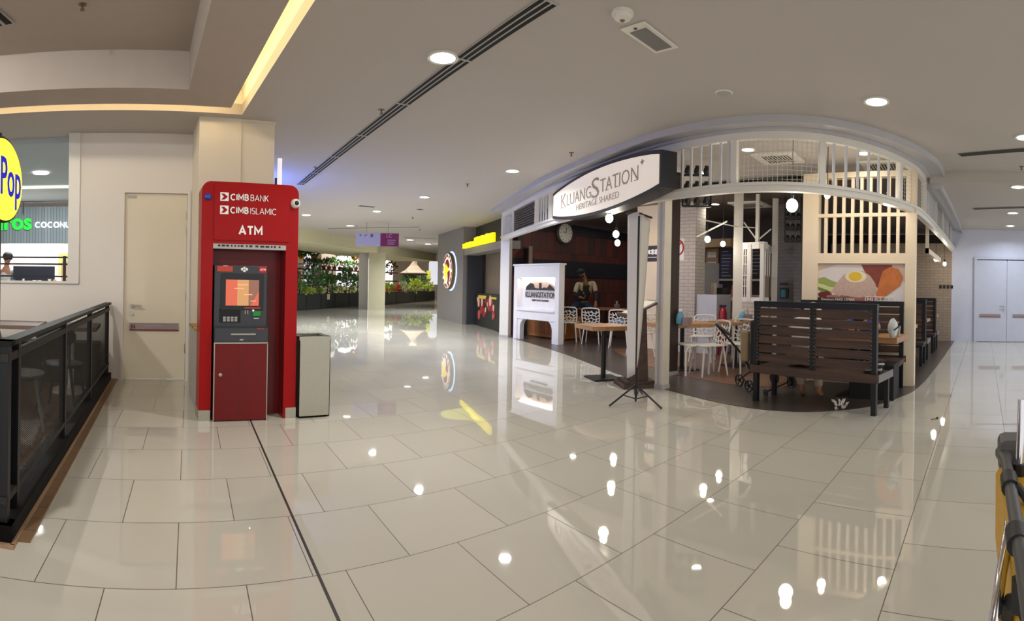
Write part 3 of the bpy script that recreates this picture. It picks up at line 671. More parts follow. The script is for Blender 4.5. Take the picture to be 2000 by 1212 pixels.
# low grey cabinet behind the machine, bin
gb = thing('utility_cabinet', 'low grey metal cabinet behind the cash machine with hazard tape on its top edge', 'cabinet', (.9, 5.6, 0))
MB().box((.56, AY + .27, 0), (1.40, 6.05, .78)).build('body', mat('pale_grey_metal', (186, 180, 174), .5), gb, bevel=.004)
MB().box((.555, AY + .27, .78), (1.40, 6.05, .80)).build('hazard_tape', pattern_mat('hazard_tape', (220, 180, 30), (30, 28, 26), (30, 28, 26), .06, .2, 'YX', .0, .5, 0), gb)
bn = thing('waste_bin', 'square brushed steel waste bin to the right of the cash machine', 'bin', (1.64, 4.99, 0), math.radians(0))
mb = MB(); b0 = -.155; b1 = .155
for (x0, y0, x1, y1) in ((b0, b0, b1, b0 + .006), (b0, b1 - .006, b1, b1), (b0, b0, b0 + .006, b1), (b1 - .006, b0, b1, b1)): mb.box((x0, y0, .01), (x1, y1, .745))
mb.box((b0, b0, .01), (b1, b1, .02)); mb.build('body', STEEL, bn, local=True)
mb = MB(); ow = .045
mb.box((b0 - .004, b0 - .004, .74), (b1 + .004, b0 + ow, .775)).box((b0 - .004, b1 - ow, .74), (b1 + .004, b1 + .004, .775)).box((b0 - .004, b0, .74), (b0 + ow, b1, .775)).box((b1 - ow, b0, .74), (b1 + .004, b1, .775))
mb.build('rim', STEEL, bn, local=True)
MB().box((b0 + .02, b0 + .02, .3), (b1 - .02, b1 - .02, .60)).build('liner', BLACK, bn, local=True)
lt = thing('tube_light', 'short white vertical tube light beside the column above the cash machine', 'light', (2.06, 7.9, 2.75))
MB().tube([(2.06, 7.9, 2.7), (2.06, 7.9, CZ)], .035, 12).build('tube', emis('tube_white', (245, 240, 235), .7), lt)

for k, (x, y) in enumerate([(9.9, 9.4), (10.9, 7.8), (12.6, 9.2)]):  # unseen lamps added to lighten the brown wall and left interior
    t = thing('downlight', 'unseen downlight added behind the big sign to brighten the restaurant interior', 'ceiling light', (x, y, 3.03), group='added lights behind the sign')
    MB().lathe([(.08, 0), (.10, -.004), (.10, .012), (.08, .012)], 24).build('trim_ring', WTRIM, t, local=True)
    MB().lathe([(.078, -.001), (.078, .008)], 24).build('diffuser', LED, t, local=True)
    area(t, (x, y, 3.02), 6, (1, .92, .8), .14)
ORD = ['first', 'second', 'third', 'fourth', 'fifth', 'sixth', 'seventh', 'eighth', 'ninth', 'tenth', 'eleventh', 'twelfth']
# ================================================================== LEFT SEATING
fc = Vector((-.60, 2.51)); ff = Vector((-.36, 6.80)); fd = (ff - fc).normalized(); FL = (ff - fc).length
MF = Matrix.Translation((fc.x, fc.y, 0)) @ Matrix.Rotation(math.atan2(fd.y, fd.x), 4, 'Z')   # x along the railing, y to the seating
fz = thing('metal_railing', 'dark metal railing with perforated panels round the seating area at the left edge', 'railing', (fc.x, fc.y, 0))
IR2 = mat('dark_rail_paint', (48, 48, 46), .6, spec=.25)
MB().box((-.02, -.0, 0), (FL, .10, .10), MF).box((-.02, 0, 0), (.06, 2.2, .10), MF).build('plinth', mat('black_plinth', (26, 25, 24), .75, spec=.2), fz)
MB().box((-.03, -.018, 0), (FL, 0, .018), MF).box((-.045, -.02, 0), (-.02, 2.2, .018), MF).build('plinth_edge', wood('edge_oak', (150, 120, 92), (176, 146, 114), .5), fz)
MB().box((-.02, .01, .965), (FL, .09, .99), MF).box((-.02, .01, .965), (.06, 2.2, .99), MF).build('top_rail', IR2, fz)
MB().box((.0, .03, .885), (FL, .07, .925), MF).build('second_rail', IR2, fz)
MB().box((.0, .03, .19), (FL, .07, .225), MF).build('bottom_rail', IR2, fz)
for k, s in enumerate((.03, .20, 1.45, 2.75, FL - .1)):
    MB().box((s - .022, .028, .10), (s + .022, .075, .966), MF).build('post', IRON, fz)
MB().box((-.018, .09, .1), (.055, 2.2, .966), MF).build('end_panel', mat('olive_black_panel', (38, 37, 32), .8, spec=.2), fz)
PERF = perforated()
for a_, b_ in ((.225, 1.425), (1.475, 2.725), (2.775, FL - .125)):
    MB().box((a_, .045, .225), (b_, .048, .885), MF).build('mesh_panel', PERF, fz)
struct(MB().prism([(-5, 2.55), (-.52, 2.55), (-.28, WY), (-5, WY)], .0, .012).build('floor', pattern_mat('seating_plank_floor', (132, 104, 76), (118, 92, 66), (74, 56, 40), 1.2, .14, 'XY', .003, .4)))
def pedestal_table(lab, c, w_, d_, rz, top, hz=.75, base='cross', grp=None, bm=None, tk=.045):
    t = thing('pedestal_table', lab, 'table', (c[0], c[1], c[2] if len(c) > 2 else 0), rz, grp); bm = bm or IRON
    MB().box((-w_/2, -d_/2, hz - tk), (w_/2, d_/2, hz)).build('tabletop', top, t, local=True, bevel=.004)
    MB().tube([(0, 0, .02), (0, 0, hz - tk)], .035, 12).box((-.18, -.18, hz - tk - .012), (.18, .18, hz - tk)).build('column', bm, t, local=True)
    if base == 'round': MB().lathe([(.24, 0), (.24, .012), (.05, .03)], 28).build('base', bm, t, local=True, smooth=True)
    else: MB().box((-.21, -.21, .0), (.21, .21, .022)).build('base', bm, t, local=True)
    return t
pedestal_table('long grey wood table against the cream wall behind the railing', (-1.75, 6.1, .012), 1.25, .62, 0, BWOOD, base='round', bm=WPLAST)
pedestal_table('small grey wood table nearest the far end of the railing', (-.78, 6.05, .012), .62, .62, 0, BWOOD, base='round', bm=WPLAST)
def cafe_stool(lab, c, rz, sc=1, seatm=None):
    t = thing('cafe_chair', lab, 'chair', (c[0], c[1], .012), rz); m_ = seatm or GREYP
    MB().lathe([(.01, .43), (.19, .43), (.205, .455), (.19, .465), (.01, .458)], 24).build('seat', m_, t, local=True, smooth=True)
    for sx_ in (-1, 1):
        for sy_ in (-1, 1): MB().tube([(sx_*.12, sy_*.12, .44), (sx_*.2, sy_*.2, 0)], [.017, .011], 8).build('leg', m_, t, local=True)
    for sy_ in (-1, 1): MB().tube([(-.15, sy_*.12, .44), (-.20, sy_*.14, .72)], .012, 8).build('back_post', m_, t, local=True)
    pts = []
    for k in range(24): a_ = 2*PI*k/24; pts.append((.20*math.cos(a_), .11*math.sin(a_)))
    MB().prism(pts, -.012, .012, frame((-.205, 0, .74), (0, 1, 0), (-.2, 0, 1))).build('backrest', BLACK, t, local=True, bevel=.004)
    return t
cafe_stool('grey chair with light curved seat right behind the front railing panel', (-1.02, 4.55), math.radians(10))
cafe_stool('round backed black chair behind the middle railing post', (-.75, 5.15), math.radians(80), seatm=DGREY)
cafe_stool('black backed chair at the left photo edge by the round sign post', (-1.45, 5.1), math.radians(75), seatm=DGREY)
bx = thing('storage_bench', 'dark low bench against the wall beyond the railing', 'bench', (-.9, 6.65, .012))
MB().box((-2.4, 6.5, .012), (-.5, 6.8, .45)).build('body', DWOOD, bx); MB().box((-2.4, 6.48, .45), (-.5, 6.82, .50)).build('cushion', mat('dark_cushion', (46, 44, 46), .7), bx)
# round lightbox sign on its pole
ps = thing('round_sign', 'yellow round illuminated sign with blue writing on a black pole at the left edge', 'sign', (-.93, 3.3, 0))
pm = P(4, 480, 3.38); MB().tube([(pm.x - .03, pm.y, 0), (pm.x - .03, pm.y, 2.2)], .022, 12).build('pole', BLACK, ps)
pcn = P(8, 351, 3.30); fwd = Vector((.80, -.60, 0)); rgt = Vector((.60, .80, 0))   # disc turned, seen obliquely
rgt = Vector((-.25, .97, 0)).normalized()
# disc plane chosen so that it appears narrow: normal points down the concourse
view = Vector((pcn.x, pcn.y, 0)).normalized(); side = Vector((-view.y, view.x, 0)) * -1
rgt = (side * math.cos(math.radians(63)) + view * math.sin(math.radians(63))).normalized()
FP_ = frame((pcn.x, pcn.y, pcn.z), rgt)
MB().lathe([(.262, -.06), (.262, .0), (.252, .004), (.252, -.002)], 48, FP_).build('case', BLACK, ps, smooth=True)
MB().lathe([(.248, -.01), (.248, .006)], 48, FP_).build('face', emis('sign_yellow', (255, 250, 70), 1.0), ps)
BLU = emis('sign_blue', (20, 20, 200), .6)
textm('Pop', .33, FP_ @ Matrix.Translation((-.07, -.09, .008)), BLU, 'lettering', ps, bold=.002, sx=.58)
# ---- juice shop beyond the opening
JY = 10.5
js = thing('juice_shop_facade', 'grey slatted juice shop fascia with green sign letters seen through the high opening', 'shop front', (-2.2, JY, 0))
CORR = pattern_mat('ribbed_grey_panel', (120, 128, 132), (134, 142, 146), (92, 100, 104), .06, 4, 'XZ', .006, .6, 0)
MB().box((-6, JY, 1.97), (-1.2, JY + .1, 2.70)).build('fascia', CORR, js)
strokes('COCONUT', .12, .021, frame((-2.10, JY - .02, 2.275), (1, 0, 0)), emis('sign_white', (255, 255, 255), 1.3), js, fit=.80, gap=.32)
textm('uros', .44, frame((-2.17, JY - .03, 2.25), (1, 0, 0)), emis('sign_green', (20, 225, 50), 1.0), 'green_lettering', js, bold=.010, ext=.012, align='RIGHT')
MB().box((-6, JY - .25, 3.02), (-1.2, JY - .2, 3.07)).build('light_line', emis('pale_line', (240, 240, 230), .8), js)
MB().box((-6, JY - .05, 2.78), (-1.2, JY, 2.80)).tube([(-2.35, JY - .03, 2.55), (-2.35, JY - .03, 2.8)], .008).build('pipe', DGREY, js)
MB().box((-6, 12.4, .9), (-1.2, 12.5, 2.6)).build('bright_interior', mat('shop_white', (244, 238, 230), .6), js)
area(js, (-2.6, 11.4, 2.9), 110, (1, .96, .9), .8)
MB().box((-6, 10.6, 1.0), (-1.2, 12.4, 1.16)).build('counter', mat('counter_dark', (60, 64, 74), .5), js)
MB().box((-2.6, 10.7, 1.16), (-1.75, 10.8, 1.52)).build('dark_display', mat('navy_black', (26, 28, 44), .5), js)
rj = [random.Random(3)][0]
for k in range(12):
    x_ = -2.7 + k * .105; c_ = random.choice([(240, 230, 210), (220, 210, 190), (80, 110, 180), (230, 170, 150), (240, 240, 240)])
    tag(MB().box((x_, 10.62, 1.16), (x_ + rj.uniform(.04, .08), 10.66, 1.16 + rj.uniform(.05, .11))).build('cup', mat('cup_%d_%d' % (c_[0], c_[2]), c_, .5)), ORD[k] + ' small tub along the juice shop counter, counted from the capped worker', 'cup', 'cups on the juice counter')
MB().box((-1.6, 10.7, 1.16), (-1.36, 10.78, 1.62)).build('menu_stand', mat('pinkish_card', (226, 178, 150), .6), js)
MB().box((-1.9, 12.2, 1.35), (-1.55, 12.3, 1.85)).build('poster', mat('lime_poster', (206, 206, 120), .6), js)
jr = thing('guard_rail', 'black horizontal guard rail across the high wall opening', 'railing', (-1.1, 7.5, 1.24))
for z in (1.58, 1.485, 1.31): MB().box((-4, 7.5, z - .012), (-1.02, 7.53, z + .012)).build('rail', IRON, jr)
MB().box((-1.10, 7.49, 1.24), (-1.06, 7.54, 1.6)).build('post', IRON, jr)
MB().box((-4, WY + .19, 1.2), (-1.0, 7.6, 1.24)).build('ledge', WHITE, jr)
struct(MB().box((-9, 7.05, 2.98 + .1), (1.0, 12.6, CZ - .001)).build('ceiling', mat('cool_grey_ceiling', (176, 184, 190), .7)))
t = thing('downlight', 'oval downlight seen through the high opening above the shop', 'ceiling light', (-1.72, 9.0, 3.07)); 
MB().lathe([(.13, -.01), (.13, .0)], 20).build('diffuser', LED, t, local=True); area(t, (-1.72, 9.0, 3.0), 60, (.85, .95, 1), .2)
# ================================================================== FAR PLANT SHOP
far = thing('plant_shop_interior', 'dim shop interior with white lit arches behind the planters', 'shop front', P(700, 560, 34))
def card(x0, x1, d0, d1, z0, z1, mt, nm, par, th=.1):
    a_ = P(x0, 500, d0); b_ = P(x1, 500, d1); return vert_wall(MB(), a_[:2], b_[:2], z0, z1, th).build(nm, mt, par)
card(560, 706, 33, 40, 0, 4.2, mat('shop_beige_wall', (176, 160, 140), .7), 'back_wall', far)
card(745, 862, 44, 58, 0, 5.2, mat('shop_warm_wall', (190, 170, 140), .7), 'back_wall', far)
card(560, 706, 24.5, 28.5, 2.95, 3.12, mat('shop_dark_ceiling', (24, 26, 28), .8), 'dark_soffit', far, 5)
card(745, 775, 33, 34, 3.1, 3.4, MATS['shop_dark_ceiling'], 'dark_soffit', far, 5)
struct(card(628, 657, 31.2, 32.0, 0, 4.2, mat('taupe_column', (140, 128, 118), .7), 'wall_shop', None, .8))
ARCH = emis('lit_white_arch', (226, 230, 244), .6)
def arch(x0, x1, d, ztop, z0=1.0):
    a_ = P(x0, 500, d); b_ = P(x1, 500, d); v = b_ - a_; v.z = 0; W_ = v.length; F_ = frame((a_.x, a_.y, 0), v)
    pts = [(0, z0), (W_, z0)] + [(W_/2 + W_/2*math.cos(PI*k/14), ztop - W_*.35 + W_*.35*math.sin(PI*k/14)) for k in range(15)]
    MB().prism(pts, -.05, .05, F_).build('arch_panel', ARCH, far)
arch(594, 618, 32, 2.95); arch(655, 700, 33, 3.05); arch(752, 768, 40, 3.0); arch(838, 856, 44, 3.2, 1.2)
card(616, 630, 31.5, 31.6, 1.9, 3.1, mat('blue_light_tint', (170, 186, 246), .6), 'lit_side_wall', far)  # blue light falling on this wall is put into its colour
# shop lamps
for k, (x, y, d) in enumerate([(612, 487, 30), (591, 469, 27), (613, 477, 27), (632, 480, 29), (643, 476, 28)]):
    q = P(x, y, d); t = thing('globe_lamp', ['round glowing lamp between the arches of the plant shop', 'tiny spot lamp at the left end of the plant shop ceiling', 'small spot lamp left of the taupe column', 'small spot lamp above the taupe column', 'small spot lamp right of the taupe column'][k], 'lamp', q)
    MB().sphere((0, 0, 0), .11 if k == 0 else .05, 8).build('globe', LED, t, local=True); MB().tube([(0, 0, .05), (0, 0, 3.12 - q.z + .4)], .01, 6).build('cord', BLACK, t, local=True)
q = P(650, 470, 26.3); t = thing('shop_lighting', 'ceiling light inside the plant shop', 'light', (q.x, q.y, 3.4)); MB().box((-.6, -.3, 0), (.6, .3, .05)).build('housing', WTRIM, t, local=True)
area(t, (q.x + 2.2, q.y + 4.5, 3.8), 300, (1, .95, .85), 3.0)
q = P(800, 500, 38); t = thing('shop_lighting', 'ceiling light inside the right part of the plant shop', 'light', (q.x, q.y, 4.4)); MB().box((-.6, -.3, 0), (.6, .3, .05)).build('housing', WTRIM, t, local=True)
area(t, (q.x, q.y, 4.3), 330, (1, .93, .8), 4.0)
# planters
PLK2 = mat('black_planter', (40, 43, 46), .45)
prng = random.Random(11)
xs = [575, 600, 629, 656, 683, 715]; ds = [23.4, 24.4, 25.6, 26.8, 28.2, 29.8]
plabels = ['leftmost black planter box beside the cash machine', 'second black planter box from the cash machine', 'black planter box carrying the small cream notice', 'black planter box right of the one with the notice', 'last black planter box left of the far column']
for i in range(5):
    a_ = P(xs[i] + .4, 500, ds[i]); b_ = P(xs[i+1] - .4, 500, ds[i+1]); t = thing('planter_box', plabels[i], 'planter', (a_.x, a_.y, 0), group='black planters in a row')
    vert_wall(MB(), a_[:2], b_[:2], .02, .70, .5).build('box', PLK2, t)
    vert_wall(MB(), a_.lerp(b_, .03)[:2], a_.lerp(b_, .97)[:2], .70, .71, .45).build('soil', mat('soil', (50, 40, 30), .9), t)
    if i == 2:
        v = (b_ - a_); v.z = 0; MB().box((.55, .42, .0), (.80, .68, .02), frame((a_.x, a_.y, 0), v)).build('notice', mat('cream_card', (226, 220, 170), .6), t)
xs = [752, 776, 814, 851]; ds = [31, 33.5, 37, 41]
plabels = ['black planter box just right of the far column', 'middle black planter box under the parasol', 'farthest black planter box beside the grey pillar']
for i in range(3):
    a_ = P(xs[i] + .3, 500, ds[i]); b_ = P(xs[i+1] - .3, 500, ds[i+1]); t = thing('planter_box', plabels[i], 'planter', (a_.x, a_.y, 0), group='black planters in a row')
    vert_wall(MB(), a_[:2], b_[:2], .02, .72, .5).build('box', PLK2, t)
    vert_wall(MB(), a_.lerp(b_, .03)[:2], a_.lerp(b_, .97)[:2], .72, .73, .45).build('soil', MATS['soil'], t)
GREENS = {'dark': mat('leaf_dark_green', (70, 116, 56), .55, noise=(40, .35)), 'mid': mat('leaf_mid_green', (104, 150, 74), .55, noise=(40, .35)), 'lime': mat('leaf_lime', (186, 206, 84), .5, noise=(40, .3)), 'pale': mat('leaf_pale', (190, 204, 150), .5), 'flower': mat('white_petals', (226, 236, 220), .6), 'autumn': mat('leaf_bronze', (96, 80, 44), .6, noise=(40, .35))}
def leaves(mb, c, rx, ry, rz_, n, size, rnd):
    for k in range(n):
        u = Vector((rnd.gauss(0, 1), rnd.gauss(0, 1), rnd.gauss(0, 1))).normalized() * rnd.uniform(.35, 1)
        p = Vector((c[0] + u.x*rx, c[1] + u.y*ry, c[2] + u.z*rz_)); d = (u + Vector((0, 0, .5)) + Vector((rnd.uniform(-.5, .5),)*3)).normalized()
        sd = d.cross(Vector((rnd.uniform(-1, 1), rnd.uniform(-1, 1), rnd.uniform(-1, 1)))).normalized(); s = size * rnd.uniform(.6, 1.3)
        nn_ = d.cross(sd) * s * .08
        mb.add([p, p + d*s*.5 + sd*s*.28 + nn_, p + d*s, p + d*s*.5 - sd*s*.28 + nn_], [(0, 1, 2, 3)])
def shrub(lab, x, d, z, rx, rz_, kind, n=150, size=.16, flowers=0, nm='potted_shrub', cat='plant', pot=None, grp=None):
    c = P(x, 500, d); t = thing(nm, lab, cat, (c.x, c.y, z), group=grp)
    mb = MB(); leaves(mb, (0, 0, rz_), rx, rx*.8, rz_, n, size, prng); mb.build('foliage', GREENS[kind], t, local=True)
    MB().tube([(0, 0, -.02), (.02, 0, rz_*1.2)], [.03, .015], 6).build('stem', mat('bark', (80, 62, 44), .8), t, local=True)
    if flowers:
        mb = MB(); leaves(mb, (0, 0, rz_*1.15), rx*1.02, rx*.85, rz_*.95, flowers, size*.9, prng); mb.build('flowers', GREENS['flower'], t, local=True, kind='stuff')
    if pot: MB().lathe([(.09, -.22), (.13, -.02), (.12, -.02)], 12).build('pot', mat('terracotta', (120, 62, 56), .7), t, local=True)
shrub('tall white flowering shrub left of the taupe column above the planter', 612, 25.4, .72, .50, .62, 'dark', 230, .2, 40)
shrub('tall dark flowering shrub in the centre of the plant display', 641, 26.5, .72, .52, .52, 'dark', 230, .2, 45)
shrub('tall white flowering shrub by the far column', 677, 28.2, .72, .50, .66, 'dark', 230, .2, 38)
shrub('leafy shrub touching the far column', 699, 29.4, .72, .36, .50, 'mid', 150, .2, 20)
shrub('pale green shrub beside the red cash machine', 586, 24.1, .72, .28, .30, 'mid', 120, .2)
for x, k in ((596, 'lowest lime green leaves left of the flowering shrub'), (607, 'lime tuft under the leftmost flowering shrub'), (625, 'small bright lime tuft before the centre shrub'), (663, 'large bright yellow green tuft above the planter with the notice'), (688, 'lime tuft near the far column'), ):
    shrub(k, x, 24.0 + (x - 590) * .047, .70, .24 if x == 663 else .18, .20 if x == 663 else .14, 'lime', 110, .13, nm='foliage_plant')
# upper shelf with pots
shf = thing('plant_shelf', 'dark shelf carrying a row of potted plants in the plant shop', 'shelf', P(650, 530, 29))
for z in (1.90, 1.40): card(580, 704, 27.5, 32, z, z + .07, mat('shelf_maroon_brown', (66, 34, 34), .6), 'board', shf, .35)
for x in (582, 605, 650, 700):
    d = 27.5 + (x - 580) * .036; q = P(x, 500, d + .1); MB().box((q.x - .03, q.y, 0), (q.x + .03, q.y + .06, 1.97)).build('upright', MATS['shelf_maroon_brown'], shf)
for k in range(10):
    x = 601 + k * 10.5; d = 27.7 + (x - 580) * .036
    shrub(ORD[k] + ' potted plant on top of the dark shelf, counted from the cash machine', x, d, 2.17, .20, .21 if k in (4, 5) else .155, 'autumn' if k % 3 == 0 else 'dark' if k % 3 == 1 else 'mid', 75, .16, pot=True, grp='potted plants on the shelf')
for k in range(12):
    x = 584 + k * 10; d = 27.8 + (x - 580) * .036; q = P(x, 500, d); c_ = prng.choice([(226, 180, 180), (190, 206, 230), (220, 216, 206), (200, 130, 120)])
    tag(MB().box((q.x - .12, q.y, 1.47), (q.x + .12, q.y + .15, 1.47 + prng.uniform(.18, .34))).build('gift_box', mat('giftbox_%d' % c_[1], c_, .6)), ORD[k] + ' pastel box on the lower plant shelf board, counted from the cash machine', 'box', 'pastel boxes on the plant shelf')
wr = thing('wire_rack', 'light wire rack of goods just right of the cash machine', 'shelf', P(590, 560, 25.5))
for z in (1.15, 1.55, 1.95, 2.1): card(576, 603, 25.3, 26, z, z + .06, GREYP, 'rack_board', wr, .5)
# garlands and drapes
gl = thing('leaf_garland', 'dark green leaf garland under the plant shop ceiling left of the taupe column', 'garland', P(600, 480, 28)); mb = MB()
for x in range(580, 628, 4): q = P(x, 500, 29); leaves(mb, (q.x, q.y, 2.95 - .1*math.sin((x-580)/48*PI)), .25, .2, .16, 26, .2, prng)
mb.build('foliage', GREENS['dark'], gl)
gl = thing('leaf_garland', 'dark green leaf garland right of the taupe column near the far column', 'garland', P(680, 480, 30)); mb = MB()
for x in range(659, 704, 4): q = P(x, 500, 29.8); leaves(mb, (q.x, q.y, 2.97 - .12*math.sin((x-655)/48*PI)), .25, .2, .18, 26, .2, prng)
mb.build('foliage', GREENS['dark'], gl)
YEL = mat('yellow_drape', (232, 172, 40), .6)
def drape(lab, x0, x1, d, z, sag, hgt):
    t = thing('fabric_swag', lab, 'drape', P((x0 + x1)/2, 490, d)); a_ = P(x0, 500, d); b_ = P(x1, 500, d); vs = []; fs = []; N = 14
    for i in range(N + 1):
        u = i/N; p = a_.lerp(b_, u); s = 4*u*(1-u)
        for j in range(5):
            v = j/4; vs.append((p.x, p.y - .12*math.sin(v*9 + u*3) - .1*v, z - sag*s*(0.45 + .55*v) - hgt*v*(.35 + .65*s)))
    for i in range(N):
        for j in range(4): fs.append((i*5+j, (i+1)*5+j, (i+1)*5+j+1, i*5+j+1))
    MB().add(vs, fs).build('fabric', YEL, t, smooth=True)
drape('yellow swag at the left end of the plant shop ceiling', 578, 596, 29.2, 2.85, .15, .25)
drape('yellow swag beside the taupe column', 604, 622, 29.2, 2.85, .2, .3)
drape('yellow swag meeting the far column', 681, 704, 30.5, 3.05, .05, .5)
drape('large orange yellow swag right of the far column', 753, 800, 34, 3.5, .45, .35)
drape('pale gold swag beside the parasol top', 812, 848, 40, 3.75, .0, .5)
# parasol and goods in the right bay
pp = P(808, 530, 38); pa = thing('parasol', 'beige pointed parasol standing among the plants right of the far column', 'umbrella', (pp.x, pp.y, 0))
MB().lathe([(.98, 1.96), (.95, 2.02), (.62, 2.2), (.3, 2.52), (.12, 2.8), (.02, 2.86)], 10, Matrix.Translation((pp.x, pp.y, 0))).build('canopy', mat('beige_canvas', (160, 142, 128), .7), pa)
MB().lathe([(.99, 1.86), (.99, 1.97), (.97, 1.97)], 10, Matrix.Translation((pp.x, pp.y, 0))).build('valance', mat('dark_valance', (54, 44, 44), .7), pa)
MB().tube([(pp.x, pp.y, 0), (pp.x, pp.y, 2.7)], .04, 8).build('pole', mat('dark_wood_pole', (60, 48, 44), .6), pa)
fb = thing('flower_bouquet', 'white flower ball arrangement on top of the parasol', 'flowers', (pp.x, pp.y, 2.86)); mb = MB(); leaves(mb, (0, 0, .22), .34, .3, .3, 160, .16, prng); mb.build('petals', GREENS['flower'], fb, local=True)
shrub('lime foliage at the left of the right planter run', 757, 31.8, .74, .42, .26, 'lime', 170, .2, nm='foliage_plant')
shrub('round lime bush under the parasol', 812, 36.6, .74, .52, .40, 'lime', 200, .2, nm='foliage_plant')
shrub('white flowering tuft left of the round lime bush', 789, 34.8, .74, .30, .26, 'pale', 120, .2, 30)
shrub('lime tuft beside the grey pillar', 838, 39.2, .74, .40, .30, 'lime', 130, .2, nm='foliage_plant')
shrub('dark shrub behind the round lime bush', 800, 37.5, .74, .5, .70, 'dark', 180, .22, 20)
shrub('dark shrub at the right end under the parasol edge', 830, 39.8, .74, .5, .72, 'dark', 170, .22, 14)
shrub('bronze potted plant on the rack right of the far column', 764, 34.5, 2.0, .36, .34, 'autumn', 90, .2, pot=True)
rk = thing('display_rack', 'dark display rack with red orange goods right of the far column', 'shelf', P(765, 560, 35))
for z in (1.35, 1.9): card(752, 778, 34.3, 35.5, z, z + .08, MATS['shelf_maroon_brown'], 'board', rk, .4)
for k in range(9):
    x = 754 + k*3.8; q = P(x, 500, 33.8 + k*.12); c_ = [(236, 110, 70), (226, 70, 56), (240, 150, 110)][k % 3]
    tag(MB().box((q.x - .13, q.y, .74), (q.x + .10, q.y + .2, 1.08 + .1*(k % 2))).build('red_package', mat('pkg_%d' % c_[1], c_, .5)), ORD[k] + ' red or orange package beyond the far column, counted from that column', 'package', 'red packages by the far column')
MB().prism([(0, 0), (.3, 0), (.3, .62), (0, .62)], -.02, .02, frame(P(833, 545, 38.6), (1, -.7, 0))).build('signboard', mat('lime_board', (220, 230, 90), .6), rk)
# ================================================================== ROUND LOGO SIGN, YELLOW LETTER SHOP
va = Vector((10.71, 17.36, 0)); vb = Vector((9.78, 14.30, 0)); vv = (vb - va).normalized()
lgc = P(867, 531, 18.55); tt = (lgc - va).dot(vv); base_ = va + vv * tt; nrm = Vector((-vv.y, vv.x, 0)); nrm = -nrm if nrm.dot(va) > 0 else nrm
LC = base_ + nrm * .12; LF = frame((LC.x, LC.y, 1.74), vv)
rs = thing('round_logo_sign', 'round maroon white and yellow illuminated logo sign on the grey pillar', 'sign', (LC.x, LC.y, 1.1))
R_ = .63
MB().lathe([(R_, -.10), (R_ + .02, -.05), (R_, .03), (R_ - .02, .03)], 48, LF).build('case', mat('bronze_rim', (150, 120, 80), .35, metal=.6), rs, smooth=True)
MB().lathe([(R_ - .03, -.02), (R_ - .03, .032)], 48, LF).build('face', emis('logo_cream', (236, 228, 214), .8), rs)
MAR = emis('logo_maroon', (120, 14, 28), .5); YLW = emis('logo_yellow', (250, 214, 20), .9)
mb = MB()
for k in range(14):
    a0 = 2*PI*k/14 + .1; a1 = a0 + .26 + .1*(k % 3 == 0)
    if k in (4,): a1 = a0 + .42
    mb.prism([((R_-.05)*math.cos(a0), (R_-.05)*math.sin(a0)), ((R_-.05)*math.cos(a1), (R_-.05)*math.sin(a1)), ((R_-.15)*math.cos(a1), (R_-.15)*math.sin(a1)), ((R_-.15)*math.cos(a0), (R_-.15)*math.sin(a0))], .03, .036, LF)
mb.build('ring_mark', MAR, rs, pieces=True)
MB().prism([(-.28, .22), (-.12, .38), (.10, .40), (.30, .22), (.26, .08), (.0, .16), (-.16, .18)], .03, .038, LF).build('emblem_top', MAR, rs)
MB().prism([(-.34, .16), (-.1, .24), (.22, .06), (.30, -.02), (.04, -.02), (-.05, -.30), (-.18, -.36), (-.32, -.1)], .03, .040, LF).build('emblem_middle', YLW, rs)
MB().prism([(.06, -.04), (.34, .02), (.36, -.18), (.2, -.42), (-.02, -.50), (.12, -.3)], .03, .041, LF).build('emblem_side', MAR, rs)
MB().lathe([(R_ + .05, -.115), (R_ + .05, -.10)], 40, LF).build('halo_light', emis('halo_blue', (150, 190, 255), 3.0), rs)
# yellow letter shop between pillar and post
ya = Vector((9.86, 14.45, 0)); yb = Vector((8.42, 10.55, 0)); yv = (yb - ya).normalized(); yL = (yb - ya).length; YF = frame((ya.x, ya.y, 0), yv)
ys = thing('snack_shop_facade', 'narrow dark shop front with yellow letters, beige blind and food poster', 'shop front', (9.1, 12.5, 0))
MB().box((0, 2.42, -.5), (yL, CZ, -.4), YF).build('header', mat('charcoal_header', (52, 50, 48), .5), ys)
MB().box((-.1, 2.22, -.45), (yL + .05, 2.42, -.0), YF).build('canopy', GPIL, ys)
MB().box((.3, 0, -.8), (yL, 2.3, -.7), YF).build('blind', mat('beige_blind', (136, 120, 104), .7), ys)
MB().box((.0, 0, -.6), (.3, 2.3, -.1), YF).build('side_frame', DGREY, ys)
MB().box((3.1, .9, -.70), (yL, 2.25, -.68), YF).build('dark_side', mat('near_black_board', (30, 26, 24), .6), ys)
MB().box((.35, 0, -.55), (yL - .05, 1.02, -.35), YF).build('low_screen', mat('dark_poster', (34, 32, 30), .4), ys)
fg = random.Random(5)
for k in range(26):
    u = fg.uniform(.6, 2.5); v = fg.uniform(.35, .86); r_ = fg.uniform(.05, .13); c_ = fg.choice([(170, 40, 50), (200, 90, 80), (226, 180, 150), (150, 30, 40)])
    MB().prism([(u + r_*math.cos(2*PI*j/9), v + 1.3*r_*math.sin(2*PI*j/9)) for j in range(9)], -.35, -.346 + .0005*k, YF).build('poster_picture', mat('food_%d' % c_[1], c_, .5), ys)
MB().box((.75, .86, -.35), (1.6, .96, -.34), YF).box((2.0, .88, -.35), (2.6, .94, -.34), YF).build('poster_title', mat('poster_gold', (214, 190, 60), .5), ys, pieces=True)
mb = MB(); u = .1; k = 0
hs = [.30, .30, .34, .28, .33, .28, .30, .40, .42, .40, .42, .40, .43, .40, .41]
